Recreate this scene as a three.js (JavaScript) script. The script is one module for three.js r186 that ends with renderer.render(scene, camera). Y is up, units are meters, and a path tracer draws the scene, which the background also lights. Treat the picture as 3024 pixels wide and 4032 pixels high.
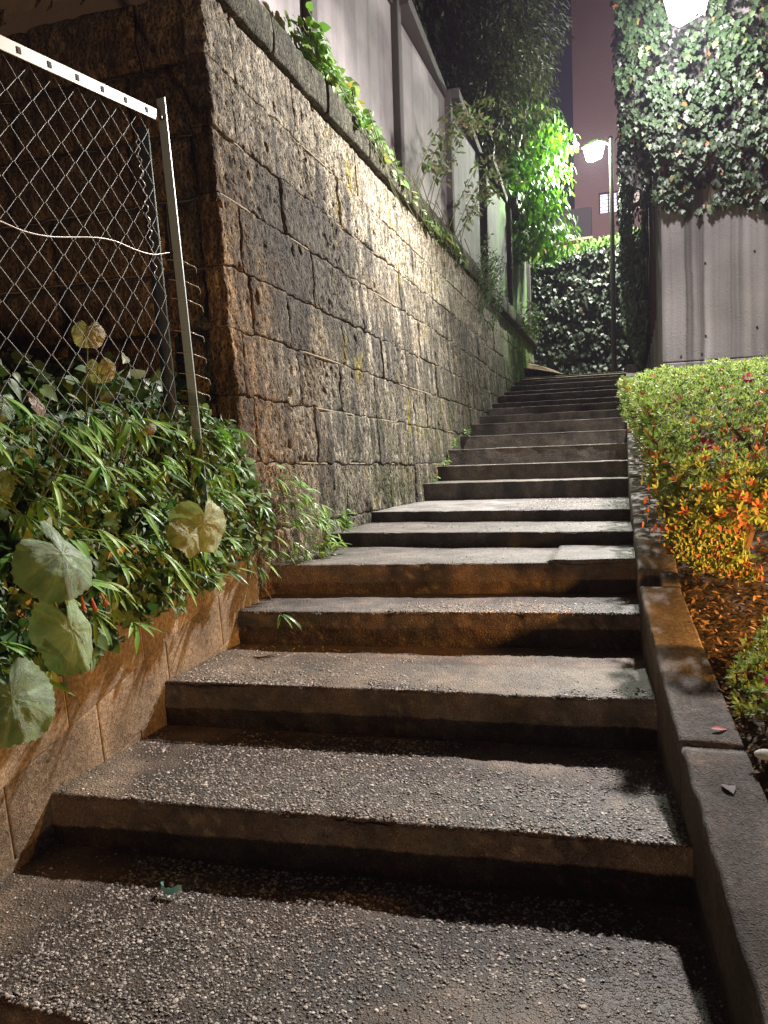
import * as THREE from 'three';
import { ImprovedNoise } from 'three/addons/math/ImprovedNoise.js';
import { mergeGeometries } from 'three/addons/utils/BufferGeometryUtils.js';
import { RoundedBoxGeometry } from 'three/addons/geometries/RoundedBoxGeometry.js';

// ---------------------------------------------------------------- camera, sky, lamps, exposure
const scene = new THREE.Scene();
const camera = new THREE.PerspectiveCamera(67.3, 3 / 4, 0.05, 400);
{
  const yaw = THREE.MathUtils.degToRad(17.56), pitch = THREE.MathUtils.degToRad(-2.87), roll = THREE.MathUtils.degToRad(1.72);
  camera.position.set(0, 1.25, 0);
  const f = new THREE.Vector3(-Math.sin(yaw) * Math.cos(pitch), Math.sin(pitch), -Math.cos(yaw) * Math.cos(pitch));
  const r0 = new THREE.Vector3().crossVectors(f, new THREE.Vector3(0, 1, 0)).normalize(), u0 = new THREE.Vector3().crossVectors(r0, f);
  const R = r0.clone().multiplyScalar(Math.cos(roll)).addScaledVector(u0, -Math.sin(roll)), U = u0.clone().multiplyScalar(Math.cos(roll)).addScaledVector(r0, Math.sin(roll));
  camera.quaternion.setFromRotationMatrix(new THREE.Matrix4().makeBasis(R, U, f.clone().negate()));
}
const renderer = new THREE.WebGLRenderer({ antialias: true });
renderer.toneMapping = THREE.LinearToneMapping;
renderer.toneMappingExposure = 1.8;
scene.fog = new THREE.FogExp2(new THREE.Color().setRGB(0.8, 0.72, 1.0), 0.0012);
renderer.shadowMap.enabled = true;
{ // night sky: town glow low down, nearly black overhead
  const W = 64, H = 32, d = new Float32Array(W * H * 4);
  for (let y = 0; y < H; y++) for (let x = 0; x < W; x++) {
    const e = ((y + 0.5) / H - 0.5) * 2, k = Math.pow(1 - Math.max(0, e), 2.2), o = (y * W + x) * 4;
    d[o] = 0.0030 + 0.014 * k; d[o + 1] = 0.0032 + 0.0095 * k; d[o + 2] = 0.0075 + 0.013 * k; d[o + 3] = 1;
  }
  const t = new THREE.DataTexture(d, W, H, THREE.RGBAFormat, THREE.FloatType);
  t.mapping = THREE.EquirectangularReflectionMapping; t.magFilter = THREE.LinearFilter; t.needsUpdate = true;
  scene.background = t; scene.environment = t;
}
const LAMP1 = { at: [0.6, 5.55, -7.95], color: [1.0, 0.95, 0.93], point: 18, spot: 150 };
const LAMP2 = { at: [-0.54, 7.62, -16.55], color: [0.95, 1.0, 0.84], point: 105 };
const GARDEN = { at: [1.25, 0.9, -2.75], color: [1.0, 0.47, 0.12], point: 10 };
const LOW = { at: [-0.5, -1.0, 7], color: [1.0, 0.66, 0.4], point: 34 };

// ---------------------------------------------------------------- helpers
const PN = new ImprovedNoise();
let seed = 7;
const srand = (s) => { seed = s | 0; };
const rnd = () => { seed = (seed + 0x6d2b79f5) | 0; let t = Math.imul(seed ^ (seed >>> 15), 1 | seed); t = (t + Math.imul(t ^ (t >>> 7), 61 | t)) ^ t; return ((t ^ (t >>> 14)) >>> 0) / 4294967296; };
const rr = (a, b) => a + (b - a) * rnd();
const n3 = (x, y, z = 0) => PN.noise(x + 31.7, y + 17.3, z + 5.1);
const fbm = (x, y, z = 0, o = 4) => { let s = 0, a = 0.5, f = 1; for (let i = 0; i < o; i++) { s += a * n3(x * f, y * f, z * f); a *= 0.5; f *= 2.03; } return s; };
const sst = (a, b, x) => { const t = Math.min(1, Math.max(0, (x - a) / (b - a))); return t * t * (3 - 2 * t); };
const lerp = (a, b, t) => a + (b - a) * t;
const mix3 = (a, b, t) => [lerp(a[0], b[0], t), lerp(a[1], b[1], t), lerp(a[2], b[2], t)];
const mul3 = (a, k) => [a[0] * k, a[1] * k, a[2] * k];
const V = (x, y, z) => new THREE.Vector3(x, y, z);
const C = (r, g, b) => new THREE.Color().setRGB(r, g, b);
const used = {};
const numbered = (n) => { const k = used[n] = (used[n] ?? -1) + 1; return k ? n + '_' + String(k).padStart(3, '0') : n; };
function tag(o, label, category, group) { o.userData.label = label; o.userData.category = category; if (group) o.userData.group = group; return o; }
function thing(name, label, category, pos = [0, 0, 0], group) { const g = new THREE.Group(); g.name = numbered(name); g.position.set(...pos); scene.add(g); return tag(g, label, category, group); }
function mesh(name, geo, mat, parent = scene) { const m = new THREE.Mesh(geo, mat); m.name = parent === scene ? numbered(name) : name; m.castShadow = m.receiveShadow = true; parent.add(m); return m; }
const struct = (o) => { o.userData.kind = 'structure'; return o; };
const stuff = (o) => { o.userData.kind = 'stuff'; return o; };
function inst(name, geo, mat, list, parent = scene) { // list of {p, dir, n, s, c}
  const m = new THREE.InstancedMesh(geo, mat, list.length), M = new THREE.Matrix4(), X = V(), Y = V(), Z = V();
  list.forEach((d, i) => { basis(M, d, X, Y, Z); m.setMatrixAt(i, M); if (d.c) m.setColorAt(i, C(...d.c)); });
  m.name = parent === scene ? numbered(name) : name; m.castShadow = m.receiveShadow = true; parent.add(m); return stuff(m);
}
function basis(M, d, X = V(), Y = V(), Z = V()) { // local y along dir, local z along the normal
  Y.copy(d.dir).normalize(); Z.copy(d.n).addScaledVector(Y, -d.n.dot(Y)); if (Z.lengthSq() < 1e-6) Z.set(Y.y, Y.z, Y.x).cross(Y); Z.normalize(); X.crossVectors(Y, Z);
  const s = Array.isArray(d.s) ? d.s : [d.s, d.s, d.s];
  M.makeBasis(X.multiplyScalar(s[0]), Y.multiplyScalar(s[1]), Z.multiplyScalar(s[2])); M.setPosition(d.p); return M;
}
function leafMesh(name, geo, mat, parent, d) { const m = mesh(name, geo, mat, parent), M = basis(new THREE.Matrix4(), d); M.decompose(m.position, m.quaternion, m.scale); return m; }
const rdir = () => { const z = rr(-1, 1), a = rr(0, 6.2832), r = Math.sqrt(1 - z * z); return V(r * Math.cos(a), z, r * Math.sin(a)); };
// grid surface: pos(i,j) -> Vector3, color(i,j) -> rgb, uv(i,j)
function grid(nx, ny, pos, color, uv, out) {
  const P = new Float32Array(nx * ny * 3), Cc = color ? new Float32Array(nx * ny * 3) : null, UV = new Float32Array(nx * ny * 2), I = [];
  for (let j = 0; j < ny; j++) for (let i = 0; i < nx; i++) {
    const k = j * nx + i, p = pos(i, j); P[k * 3] = p.x; P[k * 3 + 1] = p.y; P[k * 3 + 2] = p.z;
    if (color) { const c = color(i, j); Cc[k * 3] = c[0]; Cc[k * 3 + 1] = c[1]; Cc[k * 3 + 2] = c[2]; }
    const t = uv(i, j); UV[k * 2] = t[0]; UV[k * 2 + 1] = t[1];
    if (i < nx - 1 && j < ny - 1) I.push(k, k + 1, k + nx, k + 1, k + nx + 1, k + nx);
  }
  const g = new THREE.BufferGeometry();
  g.setAttribute('position', new THREE.BufferAttribute(P, 3)); g.setAttribute('uv', new THREE.BufferAttribute(UV, 2));
  if (color) g.setAttribute('color', new THREE.BufferAttribute(Cc, 3));
  g.setIndex(I); g.computeVertexNormals();
  if (out) { let s = 0; const N = g.attributes.normal; for (let k = 0; k < N.count; k += 3) s += N.getX(k) * out.x + N.getY(k) * out.y + N.getZ(k) * out.z; if (s < 0) { for (let k = 0; k < I.length; k += 3) { const t = I[k]; I[k] = I[k + 1]; I[k + 1] = t; } g.setIndex(I); g.computeVertexNormals(); } }
  return g;
}
function colored(g, c) { const n = g.attributes.position.count, a = new Float32Array(n * 3); for (let i = 0; i < n; i++) a.set(c, i * 3); g.setAttribute('color', new THREE.BufferAttribute(a, 3)); return g; }
// a block of masonry: front face as relief, sides running back
function relief(frame, a0, a1, b0, b1, cell, depth, disp, color, round = 0.02, uvs = 1, wob = 0.006) {
  const line = (lo, hi) => { const n = Math.max(2, Math.round((hi - lo - 0.04) / cell)), L = [lo, lo, lo + 0.006, lo + 0.016]; for (let i = 1; i < n; i++) L.push(lo + 0.016 + ((hi - lo - 0.032) * i) / n); L.push(hi - 0.016, hi - 0.006, hi, hi); return L; };
  const A = line(a0, a1), B = line(b0, b1), nx = A.length, ny = B.length;
  const out = frame((a0 + a1) / 2, (b0 + b1) / 2, 1).sub(frame((a0 + a1) / 2, (b0 + b1) / 2, 0));
  const skirt = (i, j) => i === 0 || j === 0 || i === nx - 1 || j === ny - 1;
  return grid(nx, ny, (i, j) => {
    let a = A[i], b = B[j]; const e = Math.min(a - a0, a1 - a, b - b0, b1 - b), k = 1 - sst(0, 0.08, e);
    const wa = wob * k * n3(a * 9 + 3, b * 9, 7.7) * 2, wb = wob * k * n3(a * 9, b * 9 + 9, 1.7) * 2;
    if (skirt(i, j)) return frame(a + wa, b + wb, -depth);
    return frame(a + wa, b + wb, disp(a, b, e) - round * Math.pow(1 - sst(0, round * 1.6, e), 2));
  }, color ? (i, j) => color(A[i], B[j], skirt(i, j)) : null, (i, j) => [(A[i] + (i === 0 ? -depth : i === nx - 1 ? depth : 0)) * uvs, (B[j] + (j === 0 ? -depth : j === ny - 1 ? depth : 0)) * uvs], out);
}
// tileable noise and textures
const hsh = (x, y, s) => { let h = Math.imul(x, 374761393) + Math.imul(y, 668265263) + Math.imul(s, 974634541) | 0; h = Math.imul(h ^ (h >>> 13), 1274126177); return ((h ^ (h >>> 16)) >>> 0) / 4294967296; };
function tn(u, v, px, py, s) { const x = u * px, y = v * py, xi = Math.floor(x), yi = Math.floor(y), fx = x - xi, fy = y - yi, a = fx * fx * (3 - 2 * fx), b = fy * fy * (3 - 2 * fy), w = (i, j) => hsh(((xi + i) % px + px) % px, ((yi + j) % py + py) % py, s); return lerp(lerp(w(0, 0), w(1, 0), a), lerp(w(0, 1), w(1, 1), a), b); }
const tf = (u, v, px, py, o, s) => { let r = 0, a = 0.5, t = 0; for (let i = 0; i < o; i++) { r += a * tn(u, v, px << i, py << i, s + i); t += a; a *= 0.55; } return r / t; };
function worley(u, v, p, s) { const x = u * p, y = v * p, xi = Math.floor(x), yi = Math.floor(y); let d = 9, id = 0; for (let j = -1; j <= 1; j++) for (let i = -1; i <= 1; i++) { const cx = ((xi + i) % p + p) % p, cy = ((yi + j) % p + p) % p, dx = xi + i + hsh(cx, cy, s) - x, dy = yi + j + hsh(cx, cy, s + 1) - y, q = dx * dx + dy * dy; if (q < d) { d = q; id = hsh(cx, cy, s + 2); } } return [Math.sqrt(d), id]; }
function tex(size, fn, color = false, rep = [1, 1]) {
  const d = new Uint8Array(size * size * 4);
  for (let y = 0; y < size; y++) for (let x = 0; x < size; x++) { const r = fn((x + 0.5) / size, (y + 0.5) / size), o = (y * size + x) * 4; if (typeof r === 'number') d[o] = d[o + 1] = d[o + 2] = Math.max(0, Math.min(255, r * 255)); else for (let c = 0; c < 3; c++) d[o + c] = Math.max(0, Math.min(255, r[c] * 255)); d[o + 3] = 255; }
  const t = new THREE.DataTexture(d, size, size); t.wrapS = t.wrapT = THREE.RepeatWrapping; t.magFilter = THREE.LinearFilter; t.repeat.set(...rep); if (color) t.colorSpace = THREE.SRGBColorSpace; t.needsUpdate = true; return t;
}
const S = (o) => new THREE.MeshStandardMaterial(o), PH = (o) => new THREE.MeshPhysicalMaterial(o);

// ---------------------------------------------------------------- materials
const stoneBump = tex(1024, (u, v) => { const f = tf(u, v, 9, 7, 6, 1), p = worley(u, v, 22, 40), q = worley(u + 0.03 * f, v, 48, 50); return 0.25 + 0.55 * f - 0.32 * (1 - sst(0.1, 0.42, p[0])) * sst(0.45, 0.7, p[1]) - 0.22 * (1 - sst(0.1, 0.45, q[0])) * sst(0.4, 0.8, q[1]) + 0.15 * tn(u, v, 300, 300, 9); }, false, [2.2, 1.5]);
const stoneTint = tex(1024, (u, v) => { const f0 = tf(u, v, 9, 7, 6, 1), p = worley(u, v, 22, 40), q = worley(u + 0.03 * f0, v, 48, 50), pit = Math.max((1 - sst(0.1, 0.46, p[0])) * sst(0.4, 0.65, p[1]), 0.9 * (1 - sst(0.1, 0.5, q[0])) * sst(0.35, 0.7, q[1])), f = tf(u, v, 14, 6, 6, 61), g = tn(u, v, 340, 340, 5), w = tf(u, v, 5, 5, 4, 77), m = sst(0.4, 0.62, tf(u, v, 40, 22, 4, 71)); const k = (0.5 + 0.62 * f + 0.2 * (g - 0.5)) * (1 - 0.45 * pit) * (0.74 + 0.36 * m); return [k, k * (0.97 + 0.04 * w), k * (0.9 + 0.12 * w)]; }, true, [2.2, 1.5]);
const concBump = tex(1024, (u, v) => { const p = worley(u, v, 46, 3), q = worley(u, v, 90, 13); return 0.35 + 0.2 * tf(u, v, 16, 16, 5, 4) + 0.3 * (1 - sst(0.15, 0.5, p[0])) * sst(0.25, 0.6, p[1]) + 0.2 * (1 - sst(0.15, 0.5, q[0])) * q[1]; }, false, [2, 2]);
const concTint = tex(1024, (u, v) => { const p = worley(u, v, 46, 3), q = worley(u, v, 90, 13), f = tf(u, v, 8, 8, 6, 21); let k = 0.42 + 0.34 * f + 0.3 * (tn(u, v, 200, 200, 8) - 0.5) + 0.12 * (tn(u, v, 90, 90, 18) - 0.5); k = lerp(k, 0.3 + 0.75 * p[1], 0.75 * (1 - sst(0.22, 0.42, p[0])) * sst(0.2, 0.5, p[1])); k = lerp(k, 0.3 + 0.75 * q[1], 0.65 * (1 - sst(0.2, 0.42, q[0]))); return [k, k * 0.985, k * 0.965]; }, true, [2, 2]);
const fineBump = tex(1024, (u, v) => 0.45 * tf(u, v, 20, 20, 6, 91) + 0.35 * tn(u, v, 300, 300, 92) + 0.35 * sst(0.6, 0.9, tn(u, v, 120, 120, 93)), false, [2, 2]);
const fineTint = tex(1024, (u, v) => { const f = tf(u, v, 5, 5, 6, 95), k = 0.56 + 0.42 * f + 0.24 * (tn(u, v, 110, 110, 96) - 0.5) + 0.2 * (tn(u, v, 260, 260, 97) - 0.5) + 0.2 * sst(0.88, 0.97, tn(u, v, 90, 90, 98)) - 0.2 * sst(0.86, 0.96, tn(u, v, 70, 70, 99)); return [k, k, k]; }, true, [1, 1]);
const streak = (s, dark, soft, fine = 0.12) => tex(1024, (u, v) => { // rain streaks down poured concrete: v runs up
  const w = 0.012 * (tf(u, v, 5, 9, 4, s + 9) - 0.5), x = u + w, a = tf(x, v * 0.12, 26, 2, 4, s), b = tf(x, v * 0.3, 90, 3, 3, s + 3), c = tf(u, v, 4, 4, 6, s + 6);
  let k = 0.84 - dark * sst(0.5, 0.78, a) * (0.45 + 0.55 * v) + (dark * 0.5) * sst(0.6, 0.85, tf(x + 0.37, v * 0.1, 20, 2, 3, s + 14)) - fine * (b - 0.5) + soft * (c - 0.5) + 0.05 * (tn(u, v, 500, 500, s) - 0.5); return [k, k * 0.975, k * 0.975]; }, true);
const wallTint = streak(300, 0.42, 0.3), panelTint = streak(400, 0.1, 0.5, 0.03);
const soilBump = tex(512, (u, v) => tf(u, v, 12, 12, 6, 33), false, [2, 2]);

const M = {
  stone: S({ vertexColors: true, map: stoneTint, bumpMap: stoneBump, bumpScale: 0.03, roughness: 0.95 }),
  mortar: S({ color: C(0.25, 0.2, 0.14), bumpMap: soilBump, bumpScale: 0.01, roughness: 1 }),
  conc: S({ vertexColors: true, map: concTint, bumpMap: concBump, bumpScale: 0.008, roughness: 0.62 }),
  curb: S({ vertexColors: true, map: fineTint, bumpMap: fineBump, bumpScale: 0.004, roughness: 0.85 }),
  block: S({ vertexColors: true, map: fineTint, bumpMap: fineBump, bumpScale: 0.003, roughness: 0.9 }),
  pour: S({ vertexColors: true, map: wallTint, bumpMap: fineBump, bumpScale: 0.003, roughness: 0.85 }),
  panel: S({ vertexColors: true, map: panelTint, bumpMap: fineBump, bumpScale: 0.003, roughness: 0.85 }),
  post: S({ color: C(0.09, 0.078, 0.076), bumpMap: fineBump, bumpScale: 0.003, roughness: 0.9 }),
  soil: S({ color: C(0.055, 0.038, 0.024), bumpMap: soilBump, bumpScale: 0.03, roughness: 1 }),
  path: S({ color: C(0.15, 0.105, 0.068), bumpMap: soilBump, bumpScale: 0.01, roughness: 1 }),
  pebble: S({ color: C(1, 1, 1), roughness: 0.55 }),
  zinc: S({ color: C(0.13, 0.135, 0.13), metalness: 0.3, roughness: 0.5 }),
  paint: S({ color: C(0.36, 0.43, 0.43), roughness: 0.45, metalness: 0.2 }),
  rail: S({ color: C(0.3, 0.275, 0.215), roughness: 0.5, metalness: 0.25 }),
  darkPaint: S({ color: C(0.02, 0.035, 0.055), roughness: 0.5 }),
  dark: S({ color: C(0.012, 0.011, 0.011), roughness: 0.8 }),
  wire: S({ color: C(0.42, 0.39, 0.35), metalness: 0.4, roughness: 0.4 }),
  pole: S({ color: C(0.05, 0.04, 0.035), roughness: 0.45, metalness: 0.4 }),
  head: S({ color: C(0.33, 0.33, 0.33), roughness: 0.5, metalness: 0.4 }),
  glow: S({ color: C(1, 1, 1), emissive: C(1, 0.96, 0.98), emissiveIntensity: 9 }),
  glow2: S({ color: C(1, 1, 1), emissive: C(0.94, 1, 0.93), emissiveIntensity: 14 }),
  glow3: S({ color: C(1, 1, 1), emissive: C(1, 0.5, 0.14), emissiveIntensity: 5 }),
  bark: S({ color: C(0.085, 0.058, 0.036), bumpMap: soilBump, bumpScale: 0.01, roughness: 1 }),
  twig: S({ color: C(0.16, 0.1, 0.055), roughness: 0.9 }),
  stem: S({ color: C(0.13, 0.14, 0.05), roughness: 0.7 }),
  leaf: PH({ color: C(1, 1, 1), transmission: 0.4, thickness: 0, roughness: 0.92, clearcoat: 0.25, clearcoatRoughness: 0.35, side: THREE.DoubleSide }),
  bamboo: PH({ color: C(0.17, 0.39, 0.03), transmission: 0.35, thickness: 0, roughness: 0.92, clearcoat: 0.25, clearcoatRoughness: 0.3, side: THREE.DoubleSide }),
  bamboo2: PH({ color: C(0.3, 0.5, 0.06), transmission: 0.35, thickness: 0, roughness: 0.92, clearcoat: 0.25, clearcoatRoughness: 0.35, side: THREE.DoubleSide }),
  bamboo3: PH({ color: C(0.07, 0.19, 0.03), transmission: 0.3, thickness: 0, roughness: 0.92, clearcoat: 0.7, clearcoatRoughness: 0.3, side: THREE.DoubleSide }),
  gloss: S({ color: C(1, 1, 1), roughness: 0.52, side: THREE.DoubleSide }),
  waxy: PH({ color: C(1, 1, 1), transmission: 0.35, thickness: 0, roughness: 0.85, clearcoat: 0.8, clearcoatRoughness: 0.25, side: THREE.DoubleSide }),
  big: PH({ vertexColors: true, transmission: 0.42, thickness: 0, roughness: 0.9, clearcoat: 0.3, clearcoatRoughness: 0.4, side: THREE.DoubleSide, bumpMap: soilBump, bumpScale: 0.004 }),
  petal: PH({ color: C(0.62, 0.03, 0.2), transmission: 0.3, thickness: 0, roughness: 0.9, side: THREE.DoubleSide }),
  petalOrange: PH({ color: C(0.75, 0.2, 0.08), transmission: 0.3, thickness: 0, roughness: 0.9, side: THREE.DoubleSide }),
  dry: S({ color: C(1, 1, 1), roughness: 0.9, side: THREE.DoubleSide }),
};

// ---------------------------------------------------------------- the lay of the site
const wallX = (z, y) => -1.96 + 0.02 * (-z - 3.7) - 0.055 * (y - 1);          // face of the battered stone wall
const panX = (z) => -2.32 + 0.036 * (-z - 8);
const STEP = [ // [left x, left z, right x, right z, y] of each nosing, from below the photographer upwards
  [-1.96, -0.6, 0.33, -0.62, -0.19], [-1.96, -1.46, 0.24, -1.32, 0], [-1.96, -2.115, 0.156, -2.236, 0.189], [-1.96, -2.81, 0.089, -2.94, 0.392], [-1.96, -3.47, 0.043, -3.69, 0.573],
  [-1.96, -3.95, 0.035, -4.235, 0.749], [-1.98, -4.9, 0.028, -4.905, 0.856], [-1.98, -5.76, 0.016, -5.67, 0.951], [-1.98, -7.28, 0.008, -7.31, 1.141],
  ...[[-7.85, 1.308], [-8.45, 1.493], [-9.1, 1.664], [-9.75, 1.84], [-10.35, 1.981], [-11.0, 2.129], [-11.6, 2.251], [-12.2, 2.416], [-12.85, 2.536], [-13.5, 2.696], [-14.1, 2.832], [-14.8, 2.982]].map(([z, y]) => [-2.0, z, 0.012, z - 0.02, y]),
];
const CURB = [[-0.4, 0.32, 0.52, -0.05], [-1.2, 0.262, 0.45, 0.14], [-2.2, 0.165, 0.345, 0.36], [-2.95, 0.095, 0.275, 0.545], [-3.7, 0.05, 0.23, 0.685], [-4.24, 0.04, 0.225, 0.835], [-4.9, 0.033, 0.215, 0.95], [-5.66, 0.022, 0.205, 1.06], [-7.3, 0.014, 0.2, 1.26], [-8.45, 0.014, 0.2, 1.6], [-10.35, 0.014, 0.2, 2.09], [-12.2, 0.014, 0.2, 2.52], [-13.9, 0.014, 0.2, 2.84], [-14.9, 0.014, 0.2, 3.02]];
function curbAt(z) { for (let i = 0; i < CURB.length - 1; i++) if (z <= CURB[i][0] && z >= CURB[i + 1][0]) { const t = (z - CURB[i][0]) / (CURB[i + 1][0] - CURB[i][0]); return [1, 2, 3].map((k) => lerp(CURB[i][k], CURB[i + 1][k], t)); } return z > -1 ? CURB[0].slice(1) : CURB[CURB.length - 1].slice(1); }
const treadY = (x, z) => { let y = -0.4; for (const s of STEP) { const t = (x - s[0]) / (s[2] - s[0]); if (z <= lerp(s[1], s[3], t)) y = s[4]; } return y; };
const retTop = (z) => 0.565 + 0.215 * (-z - 1.9) - 0.02 * Math.max(0, -z - 2.9);

// ground far and wide
{
  const g = grid(41, 41, (i, j) => { const x = (i - 20) * 10, z = -(j - 20) * 10; return V(x, -0.75 - 0.22 * Math.max(0, Math.min(z, 30)) + 0.3 * fbm(x * 0.03, z * 0.03), z); }, null, (i, j) => [i * 10, j * 10], V(0, 1, 0));
  tag(struct(mesh('ground', g, M.soil)), 'dark bare ground of the slope around the stairs', 'ground');
  // terrace behind the stone wall
  const t = grid(40, 60, (i, j) => { const z = -3.9 - j * 0.7, x = -2.2 - i * 0.7; return V(Math.min(x, wallX(z, 3.9) - 0.22 - i * 0.7), j === 59 || i === 39 ? -1 : 4.02 + 0.05 * fbm(x, z), z); }, null, (i, j) => [i, j], V(0, 1, 0));
  tag(struct(mesh('terrace', t, M.soil)), 'dark raised ground behind the stone wall', 'ground');
  const s = grid(26, 60, (i, j) => { const z = -0.2 - j * 0.16, c = curbAt(z), x = c[1] - 0.03 + i * 0.13; return V(x, c[2] - 0.05 + 0.14 * (x - c[1]) + 0.05 * fbm(x * 3, z * 3), z); }, null, (i, j) => [i * 0.13, j * 0.16], V(0, 1, 0));
  tag(struct(mesh('planting_bed', s, M.soil)), 'brown earth of the planting bed right of the kerb', 'soil');
  const b = grid(24, 34, (i, j) => { const z = -0.2 - j * 0.107, x = -2.0 - i * 0.12; return V(x, retTop(z) - 0.06 + 0.1 * (-x - 2) + 0.06 * fbm(x * 3, z * 3), z); }, null, (i, j) => [i * 0.12, j * 0.1], V(0, 1, 0));
  tag(struct(mesh('bank', b, M.soil)), 'dark overgrown earth bank behind the chain link fence', 'soil');
  const l = grid(20, 14, (i, j) => { const x = -2.1 + i * 0.22, z = -14.7 - j * 0.22; return V(x, 2.978 + 0.012 * fbm(x * 2, z * 2) - (j === 0 ? 0.05 : 0), z); }, null, (i, j) => [i * 0.2, j * 0.2], V(0, 1, 0));
  tag(struct(mesh('landing', l, M.path)), 'paved landing at the top of the stairs below the lamp', 'landing');
  const p = grid(24, 10, (i, j) => { const x = -2.5 + i * 0.1, z = -15.4 - j * 0.2, up = sst(-0.4, -2.1, x); return V(x, 2.95 + up * (0.3 + 0.24 * sst(-15.4, -16.6, z)) + 0.03 * fbm(x * 5, z * 5), z); }, null, (i, j) => [i * 0.1, j * 0.2], V(0, 1, 0));
  tag(struct(mesh('path', p, M.path)), 'pale brown earth path rising to the left behind the landing', 'path');
}

// ---------------------------------------------------------------- stairs
const bareF = (x, z, a) => fbm(x * 1.3 + a * 7, z * 1.3, a * 3.1, 4) + 0.35 * fbm(x * 5 + a, z * 5, a, 3);
const patch = (x, z, a) => sst(-0.04, 0.14, bareF(x, z, a));
function stepColor(k, x, y, z, tread, u, s) {
  const f = fbm(x * 3.1, z * 3.1 + y * 3.1, k * 1.7, 4), g = fbm(x * 14, (z + y) * 14, k, 3);
  if (tread) {
    let c = mix3([0.22, 0.165, 0.128], [0.5, 0.4, 0.315], patch(x, z, k)); // dark exposed mortar, worn smooth patches
    if (k === 7) c = mix3([0.66, 0.62, 0.6], [0.36, 0.33, 0.33], sst(-1.0, -0.6, x + 0.1 * f));
    if (k === 6 || k === 5) c = mix3(c, [0.5, 0.45, 0.41], 0.7);
    if (k === 4) c = mix3(c, [0.44, 0.38, 0.34], 0.6 * sst(-0.6, -1.1, x));
    if (k === 3) c = mix3(c, [0.5, 0.4, 0.3], 0.75 * sst(0.02, 0.14, s));
    if (k > 7) c = mix3(c, [0.5, 0.45, 0.4], 0.6);
    if (k < 4) c = [c[0] * 1.04, c[1] * 0.94, c[2] * 0.82];
    if (k === 1) c = mul3(c, 0.86);
    c = mul3(c, 0.95 + 0.8 * f + 0.5 * g);
    c = mul3(c, 1 - 0.35 * sst(0.02, 0.2, fbm(x * 2.1 + 5, z * 2.1, k * 7, 4)));
    return mix3(c, [0.12, 0.125, 0.05], 0.4 * sst(0.14, 0.02, x + 1.9) * sst(-0.1, 0.2, f));
  }
  let c = k < 5 ? [0.2, 0.13, 0.08] : k === 5 ? [0.27, 0.18, 0.115] : k < 8 ? [0.24, 0.2, 0.18] : [0.27, 0.225, 0.175];
  if (k === 7 && x > -1.45 && x < -0.95) c = [0.27, 0.25, 0.23];
  if (k === 6 && x > -0.5) c = [0.27, 0.25, 0.235];
  if (k === 3 && x > -0.45) c = mix3(c, [0.2, 0.175, 0.16], sst(-0.45, -0.2, x));
  if (k === 5 && x > -0.42) c = mul3(c, 0.8);
  const stain = sst(0.0, 0.25, fbm(x * 5, y * 1.4, k * 2.3, 4));
  c = mul3(mix3(c, [0.3, 0.265, 0.23], 0.45 * sst(0.02, 0.3, fbm(x * 2.6, y * 3, k * 4.1, 4))), (0.95 + 1.3 * f + 0.9 * g) * (1 - 0.6 * stain));
  if (k < 6) c = mix3(c, [0.42, 0.33, 0.22], 0.7 * sst(0.1, 0.28, fbm(x * 22, y * 22, k + 4, 3)));
  return mix3(c, [0.1, 0.11, 0.035], 0.5 * sst(0.05, 0.3, fbm(x * 2.2, y * 4, k * 5)));
}
const stairs = struct(tag(new THREE.Group(), 'long flight of worn concrete steps climbing beside the stone wall', 'stairs')); stairs.name = 'stairs'; scene.add(stairs);
const pebbleGeo = new THREE.IcosahedronGeometry(1, 1); { const P = pebbleGeo.attributes.position; for (let i = 0; i < P.count; i++) { const x = P.getX(i), y = P.getY(i), z = P.getZ(i), k = 1 + 0.3 * n3(x * 1.3, y * 1.3, z * 1.3); P.setXYZ(i, x * k, y * k, z * k); } pebbleGeo.computeVertexNormals(); }
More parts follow.
